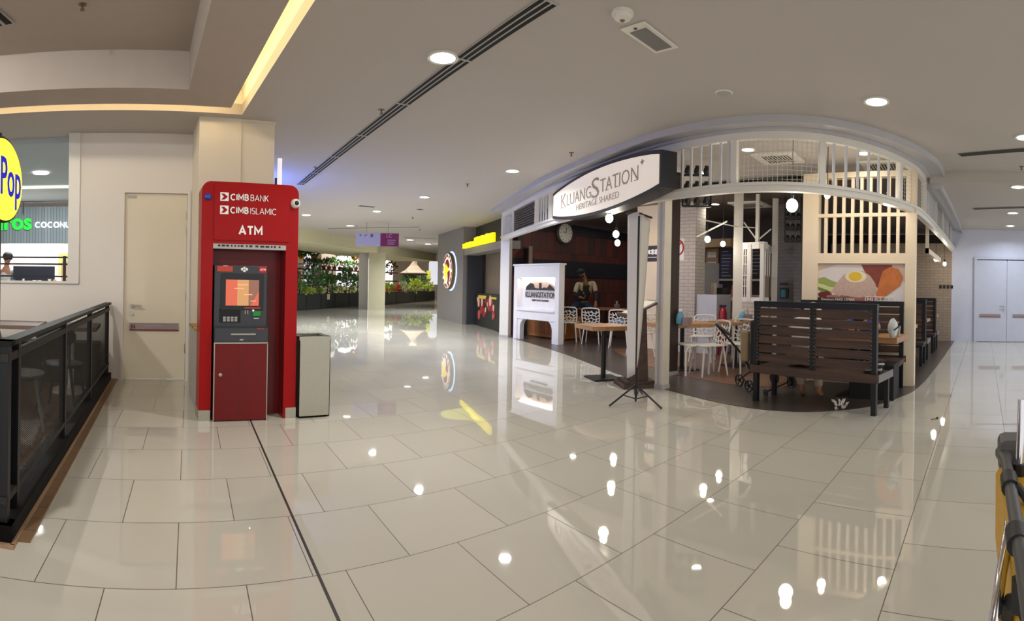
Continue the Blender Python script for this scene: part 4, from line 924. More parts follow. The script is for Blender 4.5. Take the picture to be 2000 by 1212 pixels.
for h in hs:
    ww = .20 if k < 7 else .235
    mb.box((u, 2.44, -.05), (u + ww - .02, 2.44 + h*(.50 if k < 7 else .60), .04), YF); u += ww; k += 1
mb.build('yellow_letter', emis('letter_yellow', (240, 226, 4), .95), ys, pieces=True)
area(ys, tuple(YF @ Vector((1.8, 2.5, .25))), 4, (1, 1, .1), 1.5)
ft = thing('fire_lamp', 'small pinkish red lamp glowing in the dark side of the yellow letter shop', 'lamp', tuple(YF @ Vector((3.1, 1.75, -.55))))
MB().sphere((0, 0, 0), .06, 8).build('globe', emis('red_glow', (255, 90, 80), 2), ft, local=True); MB().box((-.04, -.04, -.35), (.04, .04, -.05)).build('holder', WPLAST, ft, local=True)
# ================================================================== RESTAURANT SIGN
g0 = Vector((5.21, 3.62, 0)); gd = Vector((.42, .907, 0)).normalized()
sr = P(1287, 343, 6.22); sl = P(1081, 402, 9.30)
SF = frame((sl.x, sl.y, 0), (sr.x - sl.x, sr.y - sl.y, 0)); SL = math.hypot(sr.x - sl.x, sr.y - sl.y); SZ = 2.68
def lens(h0, h1, e=0):
    top = []; N = 20
    for k in range(N + 1): u = k/N; top.append((-e + (SL + 2*e)*u, SZ + h0 + (h1 - h0)*math.sin(PI*u)**.8 + e))
    bot = [(x, 2*SZ - z) for x, z in top][::-1]
    return top + bot
bs = thing('lens_shaped_sign', 'big lit cream lens shaped sign board reading KLUANGSTATION over the entrance', 'sign', ((sr.x + sl.x)/2, (sr.y + sl.y)/2, 2.35))
MB().prism(lens(.17, .30, .045), -.22, -.004, SF).build('case', mat('black_sign_case', (34, 33, 38), .4), bs)
MB().prism(lens(.17, .30, 0), -.01, .004, SF).build('lit_face', emis('sign_cream', (236, 224, 208), .42), bs)
PALE = emis('sign_letter_beige', (160, 148, 134), .16)
def serif(s, x, z, size, sx=1, sr_=0):
    return textm(s, size, SF @ Matrix.Translation((x, z, .008)), PALE, 'lettering', bs, bold=-.002, sx=sx)
lt = [('K', .30, .42), ('LUANG', .62, .36), ('S', 1.72, .52), ('TATION', 2.02, .36)]
k1 = SL / 3.95
def su(x): d = ray(x, 380); o_ = SF.translation; r_ = SF.col[0]; return (-(o_.x*d.y - o_.y*d.x)) / (r_.x*d.y - r_.y*d.x)
def sfit(s, x0, x1, z, size, b=-.001):
    return textm(s, size, SF @ Matrix.Translation((0, z, .008)), PALE, 'lettering', bs, bold=b, fit=(su(x0), su(x1)))
sfit('K', 1097, 1107, 2.585, .33); sfit('LUANG', 1108, 1155, 2.60, .26); sfit('S', 1156, 1171, 2.575, .42); sfit('TATION', 1173, 1247, 2.625, .27)
sfit('HERITAGE SHARED', 1127, 1210, 2.475, .13)
for x_, z_ in ((1100, 2.585), (1112, 2.60), (1186, 2.625), (1205, 2.625), (1222, 2.625), (1243, 2.625)): MB().box((su(x_) - .05, z_, .006), (su(x_) + .05, z_ + .01, .011), SF).build('serif', PALE, bs)
MB().box((su(1253), 2.80, .004), (su(1253) + .03, 2.86, .009), SF).box((su(1253) - .03, 2.825, .004), (su(1253) + .06, 2.84, .009), SF).build('registered_mark', GREYP, bs)
for u in (.6, 3.3): MB().bar(SF @ Vector((u, SZ, -.2)), SF @ Vector((u, SZ, -.42)), .04).build('bracket', IRON, bs)
# ================================================================== FREESTANDING FRAMED SIGN
fa_ = Vector((8.36, 10.02, 0)); fb_ = Vector((8.26, 8.36, 0)); FF = frame((fa_.x, fa_.y, 0), fb_ - fa_); FW = (fb_ - fa_).length
fs_ = thing('framed_entrance_sign', 'white timber framed standing sign with black emblem and arched cut out below', 'sign', (8.4, 9.2, 0))
WF = mat('pearl_white_timber', (222, 220, 224), .45)
mb = MB(); mb.box((0, 0, -.16), (.14, 1.78, 0), FF).box((FW - .14, 0, -.16), (FW, 1.78, 0), FF).box((.14, 1.48, -.16), (FW - .14, 1.78, 0), FF).box((.14, .50, -.16), (FW - .14, .76, 0), FF)
mb.box((-.03, 1.76, -.18), (FW + .03, 1.80, .02), FF); mb.box((.14, .70, 0), (FW - .14, .73, .03), FF)
for sgn, x0 in ((1, .14), (-1, FW - .14)):
    pts = [(x0, .52), (x0, 0), (x0 + sgn*.10, 0)] + [(x0 + sgn*(.10 + .22 - .22*math.cos(PI/2*k/8)), .28 + .23*math.sin(PI/2*k/8)) for k in range(9)]
    mb.prism(pts, -.14, -.02, FF)
mb.build('frame', WF, fs_)
MB().box((.14, .76, -.14), (FW - .14, 1.50, -.10), FF).build('back_panel', WF, fs_)
MB().box((.2, 1.478, -.10), (FW - .2, 1.495, -.04), FF).build('light_strip', emis('warm_strip', (255, 225, 180), 3.5), fs_)
area(fs_, tuple(FF @ Vector((FW/2, 1.47, -.05))), 3.5, (1, .8, .6), 1.2, 'RECTANGLE', sy=.05, rot=(math.radians(0), 0, math.atan2((fb_-fa_).y, (fb_-fa_).x)))
INK = mat('black_ink', (28, 26, 28), .5)
cx_ = FW/2 + .06
MB().prism([(cx_ + .55*math.cos(PI*k/16), 1.20 + .20*math.sin(PI*k/16)) for k in range(17)], -.10, -.096, FF).build('emblem_sky', mat('emblem_taupe', (176, 152, 142), .6), fs_)
mb = MB(); mb.prism([(cx_ - .55, 1.19), (cx_ - .50, 1.28), (cx_ - .36, 1.36), (cx_ - .24, 1.33), (cx_ - .20, 1.24), (cx_ + .02, 1.22), (cx_ + .16, 1.26), (cx_ + .24, 1.24), (cx_ + .34, 1.33), (cx_ + .44, 1.27), (cx_ + .55, 1.19)], -.096, -.092, FF)
mb.prism([(cx_ - .04, 1.2), (cx_ + .05, 1.2), (cx_ + .05, 1.36), (cx_ - .04, 1.36)], -.096, -.091, FF)
mb.build('emblem_silhouette', INK, fs_)
MB().box((cx_ - .56, 1.165, -.10), (cx_ + .56, 1.185, -.096), FF).box((cx_ - .56, 1.0, -.10), (cx_ + .56, 1.165, -.0975), FF).build('name_band', mat('grey_band', (176, 172, 176), .5), fs_)
textm('KLUANGSTATION', .165, FF @ Matrix.Translation((0, 1.025, -.094)), INK, 'lettering', fs_, bold=.003, fit=(cx_ - .55, cx_ + .55))
textm('HERITAGE SHARED', .06, FF @ Matrix.Translation((0, .93, -.094)), INK, 'lettering', fs_, bold=.0015, fit=(cx_ - .3, cx_ + .32))
cbx = thing('wooden_cabinet', 'low orange brown wooden cabinet behind the white framed sign', 'cabinet', (9.4, 10.0, 0))
MB().box((9.1, 9.0, .02), (9.7, 10.3, .55)).build('body', OAK2, cbx, bevel=.01); MB().box((9.09, 9.05, .1), (9.1, 9.62, .5)).build('door', mat('amber_oak', (140, 84, 40), .5), cbx)
MB().box((9.09, 9.68, .1), (9.1, 10.25, .5)).build('door', MATS['amber_oak'], cbx)
# ================================================================== TABLES, CHAIRS
pedestal_table('square wooden cafe table nearest the entrance with black pedestal beside the lectern', (5.78, 4.93), .62, .62, math.radians(-25), TABLEW, .76, tk=.06)
pedestal_table('wooden cafe table behind the dark brown post', (7.25, 4.55), 1.1, .66, math.radians(-30), TABLEW, .75, tk=.06)
pedestal_table('wooden cafe table with blue jug near the extinguisher', (8.15, 4.05), .75, .62, math.radians(-10), TABLEW, .76)
pedestal_table('long wooden table on which the worker leans at the brown wall', (10.55, 8.95), .7, 1.5, math.radians(20), TABLEW, .75)
def lattice_chair(lab, c, rz, grp=None, first=[None]):
    if first[0]: return dup(first[0], (c[0], c[1], 0), rz, lab)
    t = thing('lattice_chair', lab, 'chair', (0, 0, 0), 0)
    mb = MB(); mb.prism([(-.19 + .0, -.17), (.14, -.20), (.21, -.15), (.22, 0), (.21, .15), (.14, .20), (-.19, .17)], .44, .462); mb.build('seat', WPLAST, t, local=True, bevel=.006)
    # openwork back: a frame with crossing branches
    def bp(u, v): return (-.19 - .07*v, u*(.19 + .01*v), .46 + .34*v)
    mb = MB()
    mb.tube([bp(-1, -.02), bp(-1.03, .5), bp(-.98, .93), bp(-.8, 1.02), bp(0, 1.05), bp(.8, 1.02), bp(.98, .93), bp(1.03, .5), bp(1, -.02)], .015, 6)
    for v0, ph in ((.12, 0), (.33, 1.3), (.54, 2.4), (.74, .6)):
        mb.tube([bp(-1 + 2*k/8, v0 + .055*math.sin(k*1.7 + ph)) for k in range(9)], .0105, 5)
    for u0, ph in ((-.62, 0), (-.2, 1.1), (.22, 2.2), (.62, .4)):
        mb.tube([bp(u0 + .13*math.sin(k*2.1 + ph), .0 + .86*k/6) for k in range(7)], .0105, 5)
    mb.build('backrest', WPLAST, t, local=True, smooth=True)
    for sx_ in (-1, 1):
        for sy_ in (-1, 1): MB().tube([(sx_*.16, sy_*.15, .445), (sx_*.22 - .0, sy_*.20, 0)], [.017, .012], 8).build('leg', WPLAST, t, local=True, smooth=True)
    t.matrix_basis = Matrix.Translation((c[0], c[1], 0)) @ Matrix.Rotation(rz, 4, 'Z'); first[0] = t; return t
R_d = math.radians
lattice_chair('white lattice chair half hidden by the right edge of the framed sign', (9.05, 8.75), R_d(30))
lattice_chair('white lattice chair right of the framed sign, before the seated worker', (9.15, 8.15), R_d(30))
lattice_chair('white lattice chair with blue cloth behind the front cafe table', (9.0, 7.25), R_d(35))
lattice_chair('white lattice chair seen between the banner and the white post', (8.1, 6.0), R_d(60))
lattice_chair('white lattice chair at the table behind the brown post, nearest the floor edge', (7.05, 3.95), R_d(150))
lattice_chair('white lattice chair left of the black walking frame', (7.55, 3.72), R_d(175))
lattice_chair('white lattice chair facing the counter, behind the middle table', (8.30, 4.78), R_d(200))
lattice_chair('white lattice chair beside the blue jug table, touching the extinguisher', (8.35, 4.05), R_d(185))
tc = thing('tube_chair', 'white chair with bent tube legs next to the dark brown post', 'chair', (6.98, 4.22, 0), R_d(-28))
for sy_ in (-.2, .2): MB().tube([(-.2, sy_, .0), (-.2, sy_, .36), (-.17, sy_, .42), (-.1, sy_, .445), (.12, sy_, .445), (.18, sy_, .42), (.2, sy_, .36), (.2, sy_, 0)], .015, 8).build('leg', WPLAST, tc, local=True, smooth=True)
MB().box((-.2, -.2, .445), (.2, .2, .465)).build('seat', WPLAST, tc, local=True, bevel=.008)
# things on tables
def jug(lab, p, col, h=.2):
    t = thing('table_jug', lab, 'jug', p); m_ = mat('jug_%d' % col[0], col, .25, coat=.3)
    MB().lathe([(.035, 0), (.062, .02), (.068, h*.5), (.05, h*.8), (.03, h), (.028, h)], 16).build('body', m_, t, local=True, smooth=True)
    MB().lathe([(.032, h), (.032, h*1.12), (.012, h*1.18)], 12).build('lid', WPLAST, t, local=True)
def caddy(lab, p):
    t = thing('condiment_holder', lab, 'holder', p); MB().box((-.05, -.05, 0), (.05, .05, .12)).build('box', mat('pinkish_grey', (150, 126, 120), .5), t, local=True)
    for k in range(3): MB().tube([(-.02 + k*.02, 0, .1), (-.03 + k*.03, .01, .2)], .006, 6).build('utensil', STEEL, t, local=True)
q = P(1328, 632, 8.0); jug('light blue jug on the table behind the dark brown post', (q.x, q.y, .75), (96, 160, 190)); q = P(1342, 632, 7.9); caddy('condiment holder beside the jug behind the dark brown post', (q.x, q.y, .75))
q = P(1450, 624, 9.1); jug('light blue jug next to the black bench end', (q.x, q.y, .76), (110, 180, 210), .16); q = P(1462, 622, 9.0); caddy('condiment holder beside the jug at the black bench end', (q.x, q.y, .76))
q = P(1205, 592, 13.4); caddy('condiment holder on the long table left of the banner', (q.x, q.y, .75))
bc = thing('cloth_bundle', 'blue and white cloth lying on the chair behind the front cafe table', 'cloth', (8.95, 7.2, .465))
mb = MB(); mb.sphere((0, .05, .08), .15, 8, (1.1, 1.3, .5)); mb.build('cloth', mat('blue_check_cloth', (110, 140, 186), .8, noise=(30, .4)), bc, local=True, smooth=True)
# ================================================================== LECTERN, BANNER
le = thing('menu_lectern', 'dark brown wooden menu lectern with sloping white menu behind the banner', 'lectern', (5.68, 4.27, 0), R_d(-35))
MB().box((-.24, -.24, 0), (.24, .24, .05)).box((-.20, -.20, .05), (.20, .20, .09)).build('base', DWOOD, le, local=True)
MB().prism([(-.10, .09), (.12, .09), (.08, 1.02), (-.06, .92)], -.14, .14, Matrix.Rotation(PI/2, 4, 'X')).build('body', DWOOD, le, local=True)
MB().box((-.24, -.26, -.012), (.24, .26, .012), Matrix.Translation((.02, 0, 1.02)) @ Matrix.Rotation(R_d(-25), 4, 'Y')).box((-.24, -.26, .012), (-.22, .26, .04), Matrix.Translation((.02, 0, 1.02)) @ Matrix.Rotation(R_d(-25), 4, 'Y')).build('top_tray', DWOOD, le, local=True)
MB().box((-.2, -.2, .013), (.2, .2, .018), Matrix.Translation((.02, 0, 1.02)) @ Matrix.Rotation(R_d(-25), 4, 'Y')).build('menu_sheet', mat('menu_paper', (222, 216, 196), .6), le, local=True)
# banner stand
bt = P(1243, 700, 6.02); BX, BY = bt.x, bt.y
bn2 = thing('banner_stand', 'white folded fabric banner seen edge on, hanging from a black tripod pole', 'banner', (BX, BY, 0))
MB().tube([(BX, BY, .02), (BX, BY, 2.10)], .012, 8).build('pole', IRON, bn2)
MB().tube([(BX, BY, .10), (BX, BY, .20)], .02, 10).build('hub', BLACK, bn2)
for fx, fy in ((1190, 792), (1292, 797), (1254, 768)):
    ft_ = G(fx, fy, .012)
    MB().tube([(BX, BY, .21), ft_], .011, 8).build('leg', IRON, bn2)
    md = Vector((BX, BY, .21)).lerp(ft_, .5)
    MB().tube([(BX, BY, .05), md], .006, 6).build('strut', IRON, bn2)
vw = Vector((BX, BY, 0)).normalized(); sd_ = Vector((vw.y, -vw.x, 0))   # to the right seen from the concourse
def sheet(pts2, name, mtl, par, th=.004):
    """pts2: rows of (side, depth, z)"""
    vs = []; n = len(pts2[0])
    for row in pts2:
        for (s_, d_, z_) in row: p = Vector((BX, BY, z_)) + sd_*s_ + vw*d_; vs.append(p)
    fs = [(i*n+j, i*n+j+1, (i+1)*n+j+1, (i+1)*n+j) for i in range(len(pts2)-1) for j in range(n-1)]
    o = MB().add(vs, fs).build(name, mtl, par, smooth=True); m_ = o.modifiers.new('solid', 'SOLIDIFY'); m_.thickness = th; return o
CLOTH = mat('banner_cloth', (204, 198, 190), .75, noise=(5, .05))
rows = []
for k in range(15):
    v = k/14; z = .22 + v*1.93; wl_ = .135*(.82 + .18*v) ; zz = z + (0 if v > .05 else 0)
    rows.append([(-wl_*(1 - u), .34*(1 - u)**1.3, z + (.12*u*(1-v)**6)) for u in [i/6 for i in range(7)]])
sheet(rows, 'fabric_left', CLOTH, bn2)
rows = []
for k in range(15):
    v = k/14; z = .40 + v*1.72; wr_ = .13*(v**.8)*.9 + .015
    rows.append([(wr_*u, -.10*u + .18*u*u, z - .03*u*v) for u in [i/4 for i in range(5)]])
sheet(rows, 'fabric_right', CLOTH, bn2)
top = Vector((BX, BY, 2.13))
MB().tube([top + sd_*-.15 + vw*.34 + Vector((0, 0, .04)), top + sd_*.03 + vw*.02], .011, 6).tube([top, top + sd_*.15 - vw*.0 - Vector((0, 0, .05))], .011, 6).build('top_arm', IRON, bn2)
# ================================================================== INNER PARTITION, COUNTER
WBR = pattern_mat('white_brick_paint', (196, 186, 176), (190, 180, 170), (158, 148, 138), .22, .07, 'H', .006, .55)
struct(MB().box((9.2, 5.50, 0), (9.6, 6.2, 3.04)).build('wall_partition', WBR))
struct(MB().box((9.25, 6.2, 0), (9.6, 7.0, 3.04)).build('wall_partition', BONE))
ns = thing('no_smoking_sign', 'round red and white no smoking sign on the white brick partition', 'sign', (9.2, 5.92, 2.05)); NF = frame((9.195, 5.93, 2.12), (0, -1, 0))
MB().box((-.19, -.26, -.004), (.17, .19, 0), NF).build('plate', WTRIM, ns)
MB().tube([(.155*math.cos(2*PI*k/32), .155*math.sin(2*PI*k/32), .004) for k in range(32)], .016, 6, NF, closed=True).bar((.11, .11, .006), (-.11, -.11, .006), .022, .01, NF).build('red_ring', mat('sign_red', (190, 50, 50), .5), ns)
MB().box((-.11, -.02, .001), (.06, .012, .005), NF).build('cigarette_mark', INK, ns)
dsn = thing('dark_notice_sign', 'dark sign with pale marks on the cream wall right of the banner', 'sign', (9.24, 6.5, 1.9)); q0 = Xp(1264, 480, 9.24); q1 = Xp(1290, 510, 9.24)
DF = frame((9.245, q0.y, q1.z), (0, -1, 0)); dw = q0.y - q1.y; dh = q0.z - q1.z
MB().box((0, 0, 0), (dw, dh, .02), DF).build('board', mat('dark_sign_board', (52, 42, 46), .5), dsn)
for u, v, s_ in ((.08, .5, .05), (dw*.45, .5, .06), (dw*.72, .5, .06)): MB().prism([(u + s_*math.cos(2*PI*j/8), dh*.6 + s_*math.sin(2*PI*j/8)) for j in range(8)], .02, .024, DF).build('mark', LETTER, dsn)
MB().box((.04, dh*.24, .02), (dw, dh*.28, .024), DF).build('line', LETTER, dsn)
wf = thing('white_counter_end', 'pale blue white cabinet side next to the white brick partition', 'cabinet', (9.7, 5.2, 0))
MB().box((9.25, 5.02, 0), (9.85, 5.48, 1.18)).build('body', mat('pale_blue_white', (196, 198, 208), .5), wf)
# service counter at the back
CP = pattern_mat('cream_plank_front', (190, 178, 150), (182, 170, 142), (140, 128, 108), 4, .14, 'H', .008, .5)
q0 = P(1372, 560, 12.0); q1 = P(1440, 560, 11.2)
sc_ = thing('service_counter', 'cream planked service counter at the back of the restaurant', 'counter', (q0.x, q0.y, 0))
SCF = frame((q0.x, q0.y, 0), (q1.x - q0.x, q1.y - q0.y, 0)); W_ = (q1 - q0).length
MB().box((-.3, 0, -.6), (W_, 1.05, 0), SCF).build('front', CP, sc_); MB().box((-.3, 1.05, -.65), (W_ + .03, 1.12, .05), SCF).build('top', WTRIM, sc_)
def on_counter(nm, lab, cat, x, w_, h_, col, dep=.2, em=0, z=1.12, y=.0):
    p = P(x, 560, 11.6); o = MB().box((-w_/2, 0, -.2 - dep - y), (w_/2, h_, -.2 - y), frame((p.x, p.y, z), SCF.col[0].xyz)).build(nm, mat('%s_%d_%d' % (nm, col[0], col[2]), col, .5)); tag(o, lab, cat); return o
on_counter('till_monitor', 'black till monitor on the service counter', 'monitor', 1390, .26, .20, (22, 22, 26))
on_counter('leaflet_stand', 'red leaflet stand on the service counter', 'stand', 1401, .12, .26, (190, 96, 90), .05, 0, 1.12, .3)
on_counter('leaflet_stand', 'blue leaflet stand on the service counter', 'stand', 1412, .16, .22, (96, 130, 170), .05, 0, 1.12, .3)
on_counter('red_poster_board', 'red and white printed board at the right end of the counter', 'poster', 1423, .26, .17, (190, 110, 96), .03)
on_counter('paper_lamp', 'small cream cone on the left of the counter', 'lamp', 1378, .09, .30, (220, 200, 180), .09)
ex = thing('fire_extinguisher', 'red fire extinguisher on the floor in front of the service counter', 'fire extinguisher', tuple(P(1412, 600, 10.6)[:2]) + (0,))
MB().lathe([(.075, .32), (.08, .36), (.08, .82), (.06, .9), (.025, .94)], 18).build('cylinder', mat('extinguisher_red', (170, 20, 24), .3, coat=.4), ex, local=True, smooth=True)
MB().box((-.03, -.06, .94), (.03, .06, .98)).tube([(0, .05, .96), (0, .11, .9), (0, .09, .55)], .012, 6).build('valve_hose', BLACK, ex, local=True)
MB().lathe([(.09, 0), (.09, .32)], 16).build('pedestal', mat('dark_red_stand', (120, 22, 26), .5), ex, local=True)
# back wall with menu boards and shelves
p0 = P(1360, 520, 14.2); p1 = P(1520, 520, 13.0); BKF = frame((p0.x, p0.y, 0), (p1.x - p0.x, p1.y - p0.y, 0)); BKW = (p1 - p0).length
struct(MB().box((-1.5, 0, -.2), (BKW + .6, 3.04, 0), BKF).build('wall_kitchen', mat('slate_kitchen_wall', (74, 66, 66), .6)))
def bu(x): d = ray(x, 520); o_ = BKF.translation; r_ = BKF.col[0]; dd = d.x*r_.y - d.y*r_.x; return (-(o_.x*d.y - o_.y*d.x)) / (r_.x*d.y - r_.y*d.x)
kb = thing('kitchen_shelving', 'cream trimmed shelving with framed pictures behind the service counter', 'shelf', (p0.x, p0.y, 0))
MB().box((bu(1362), 2.35, 0), (bu(1440), 2.55, .35), BKF).build('bulkhead', mat('warm_bulkhead', (214, 184, 132), .5), kb)
MB().box((bu(1374), 1.50, 0), (bu(1500), 1.55, .25), BKF).build('shelf_board', WTRIM, kb)
MB().box((bu(1374), 1.12, 0), (bu(1500), 1.16, .25), BKF).build('shelf_board', WTRIM, kb)
MB().box((bu(1381), 1.56, 0), (bu(1404), 2.33, .06), BKF).build('display_frame', mat('tan_frame', (172, 140, 96), .5), kb)
for z0, c_ in ((2.10, (240, 226, 200)), (1.84, (240, 226, 200)), (1.60, (216, 180, 160))):
    MB().box((bu(1385), z0, .06), (bu(1401), z0 + .15, .08), BKF).build('picture', mat('pic_%d' % c_[2], c_, .6), kb)
mbd = thing('menu_board', 'black menu board with pale text lines left of the white post', 'menu board', BKF @ Vector((bu(1410), 1.6, 0)))
MB().box((bu(1409), 1.57, .0), (bu(1433), 2.32, .04), BKF).build('board', mat('slate_board', (62, 60, 72), .5), mbd)
for k in range(8): MB().box((bu(1411), 2.24 - k*.088, .04), (bu(1424 + (k*5) % 6), 2.255 - k*.088, .044), BKF).build('text_line', mat('chalk', (190, 190, 200), .6), mbd)
mbd = thing('menu_board', 'black menu board with pale text lines seen through the white lattice frame', 'menu board', BKF @ Vector((bu(1475), 1.6, 0)))
MB().box((bu(1466), 1.6, .0), (bu(1492), 2.30, .04), BKF).build('board', MATS['slate_board'], mbd)
for k in range(7): MB().box((bu(1470), 2.22 - k*.088, .04), (bu(1482 + (k*5) % 6), 2.235 - k*.088, .044), BKF).build('text_line', MATS['chalk'], mbd)
for x, c_ in ((1391, (214, 206, 170)), (1408, (196, 196, 206))):
    t = thing('glass_jar_tin', 'square %s container under the kitchen shelf' % ('cream' if c_[2] < 190 else 'grey white'), 'container', BKF @ Vector((bu(x), 1.17, .1)))
    MB().box((bu(x - 5), 1.165, .02), (bu(x + 5), 1.42, .2), BKF).build('body', mat('tin_%d' % c_[2], c_, .5), t)
t = thing('refrigerator', 'glass fronted white upright refrigerator at the left of the kitchen shelves', 'refrigerator', P(1366, 540, 12.6))
q0 = P(1359, 540, 12.6); q1 = P(1374, 540, 12.4); KF = frame((q0.x, q0.y, 0), (q1.x - q0.x, q1.y - q0.y, 0)); kw = (q1 - q0).length
MB().box((-.3, 0, -.5), (kw, 1.9, 0), KF).build('body', GREYP, t); MB().box((-.25, .75, 0), (kw - .04, 1.8, .01), KF).build('glass_door', emis('cool_glass', (150, 152, 160), .35), t)
# white posts, lattice enclosure
def lat(x, d): return P(x, 540, d)
en = thing('lattice_enclosure', 'white lattice window enclosure on a low white brick wall inside the restaurant', 'partition', lat(1450, 9.9))
pa_, pb_, pc_ = lat(1446, 9.7), lat(1492, 9.4), lat(1508, 10.6)
def seg(a_, b_, nm, mt, z0, z1, th=.08): a2 = Vector(a_); b2 = Vector(b_); return vert_wall(MB(), a2[:2], b2[:2], z0, z1, th).build(nm, mt, en)
seg(pa_, pb_, 'low_wall', WBR, 0, 1.08, .15); seg(pb_, pc_, 'low_wall', WBR, 0, 1.08, .15)
seg(pa_, pb_, 'sill', WTRIM, 1.08, 1.16, .17); seg(pa_, pb_, 'head_rail', WTRIM, 2.02, 2.14, .1); seg(pb_, pc_, 'head_rail', WTRIM, 2.02, 2.14, .1); seg(pb_, pc_, 'lower_panel', mat('taupe_board', (150, 134, 118), .6), 1.16, 1.55, .04)
for x0, d0 in ((1464, 9.6), (1489, 9.42)): p = lat(x0, d0); MB().box((p.x - .035, p.y - .035, 1.1), (p.x + .035, p.y + .035, 2.1)).build('post', WTRIM, en)
for x0 in (1451, 1455, 1459): p = lat(x0, 9.68); MB().bar((p.x, p.y, 1.16), (p.x, p.y, 2.04), .018).build('bar', WTRIM, en)
for x0 in (1495, 1499, 1503): p = lat(x0, 9.6 + (x0 - 1492)*.06); MB().bar((p.x, p.y, 1.55), (p.x, p.y, 2.04), .018).build('bar', WTRIM, en)
for z in (1.35, 1.55, 1.75, 1.9): a_ = lat(1446, 9.7); b_ = lat(1463, 9.62); MB().bar((a_.x, a_.y, z), (b_.x, b_.y, z), .014).build('bar', WTRIM, en)
p = lat(1440.5, 9.75); post_thing('white_column', 'slim white column at the left of the lattice enclosure', (p.x, p.y), .16, .16, 3.03, R_d(30), WTRIM, 'column')
p = lat(1512.5, 10.2); post_thing('white_column', 'slim white column at the right of the lattice enclosure', (p.x, p.y), .11, .11, 3.03, R_d(20), WTRIM, 'column')
tp = P(1479, 482, 9.7); tb = thing('ceiling_brace', 'white Y shaped timber brace rising from the lattice enclosure', 'brace', (tp.x, tp.y, 2.14))
MB().bar((tp.x, tp.y, 2.14), (tp.x, tp.y, 3.02), .06).build('upright', WTRIM, tb)
for x, y in ((1453, 434), (1506, 447)): q = P(x, y, 9.7); MB().bar((tp.x, tp.y, 2.18), (q.x, q.y, min(q.z, 3.0)), .024).build('arm', WTRIM, tb)
q0 = P(1361, 462, 9.6); q1 = P(1420, 432, 8.8); tb = thing('ceiling_brace', 'white diagonal timber brace over the service counter', 'brace', (q0.x, q0.y, q0.z)); MB().bar(q0, (q1.x, q1.y, min(3.0, q1.z)), .02).build('arm', WTRIM, tb)
q0 = P(1362, 427, 8.6); q1 = P(1440, 421, 9.6); q2 = P(1475, 425, 9.7); tb = thing('timber_rail', 'thin white horizontal rail under the plank ceiling', 'brace', (q0.x, q0.y, q0.z)); MB().bar(q0, (q1.x, q1.y, q0.z), .018).bar((q1.x, q1.y, q0.z), (q2.x, q2.y, q0.z), .018).build('rail', WTRIM, tb)
# grey brick wall with small pictures, dark doorway
p0 = P(1516, 520, 11.0); p1 = P(1551, 520, 10.6)
GBR = pattern_mat('grey_brick_paint', (112, 106, 104), (106, 100, 98), (92, 86, 84), .22, .07, 'H', .006, .6)
struct(vert_wall(MB(), p0[:2], p1[:2], 0, 3.04, .2).build('wall_service', GBR))
GBF = frame((p0.x, p0.y, 0), (p1.x - p0.x, p1.y - p0.y, 0)); gw_ = (p1 - p0).length
t = thing('small_plaque', 'small dark plaque on the grey brick wall', 'sign', GBF @ Vector((gw_*.45, 1.45, 0))); MB().box((gw_*.25, 1.40, 0), (gw_*.68, 1.44, .012), GBF).build('plate', INK, t)
t = thing('wall_picture', 'teal picture in a dark frame on the grey brick wall', 'picture', GBF @ Vector((gw_*.45, 1.2, 0))); MB().box((gw_*.27, 1.13, 0), (gw_*.73, 1.34, .02), GBF).build('frame', INK, t)
MB().box((gw_*.33, 1.15, .02), (gw_*.60, 1.30, .024), GBF).build('print', mat('teal_print', (60, 130, 146), .5), t)
p0 = P(1548, 520, 12.6); p1 = P(1600, 520, 12.0); struct(vert_wall(MB(), p0[:2], p1[:2], 0, 3.04, .2).build('wall_rear', mat('dim_passage', (96, 82, 72), .7)))
# jug racks
def jug_rack(lab, x0, x1, d, zs, n, s_=.06):
    a_ = P(x0, 400, d); b_ = P(x1, 400, d); t = thing('jug_rack', lab, 'rack', (a_.x, a_.y, zs[0]))
    for z in zs:
        MB().bar((a_.x, a_.y, z), (b_.x, b_.y, z), .05, .025).build('shelf', IRON, t)
        for k in range(n):
            q = a_.lerp(b_, (k + .5)/n); g = MB().lathe([(s_*.75, 0), (s_, s_*.5), (s_*.8, s_*1.6), (s_*.5, s_*2), (s_*.62, s_*2.3)], 10, Matrix.Translation((q.x, q.y, z + .02))).build('jug', BLACK, t, smooth=True)
    for e in (a_, b_): MB().bar((e.x, e.y, zs[-1]), (e.x, e.y, 3.05), .02).build('hanger', IRON, t)
jug_rack('black rack of dark jugs behind the transom bars next to the brown post', 1333, 1388, 7.6, (2.90, 2.68, 2.46), 3, .05)
jug_rack('distant black rack of small jugs left of the poster panel', 1534, 1565, 10.0, (2.62, 2.42, 2.2), 3, .045)
# pendant bulbs
def bulb(lab, x, y, d, pw, r=.055):
    q = P(x, y, d); t = thing('pendant_bulb', lab, 'lamp', q, group='glowing pendant bulbs')
    MB().sphere((0, 0, 0), r, 10, (1, 1, 1.15)).build('bulb', emis('bulb_warm', (255, 244, 220), 14), t, local=True, smooth=True)
    MB().lathe([(.02, r*.95), (.022, r + .05), (.008, r + .07)], 10).build('socket', BLACK, t, local=True)
    zc = 3.04 if not (q.x < 8.1) else CZ; MB().tube([(0, 0, r + .05), (0, 0, zc - q.z)], .005, 6).build('cord', BLACK, t, local=True)
    l = bpy.data.lights.new('bulb_light', 'POINT'); l.energy = pw * .3 * (1.8 if d > 7 and x < 1210 else 1); l.color = (1, .89, .72); l.shadow_soft_size = r + .012; o = bpy.data.objects.new('bulb_light', l); C.objects.link(o); o.parent = t; o.location = (0, 0, -r - .04)
bulb('glowing bulb nearest the lower edge of the lens shaped sign', 1190, 426, 7.6, 30)
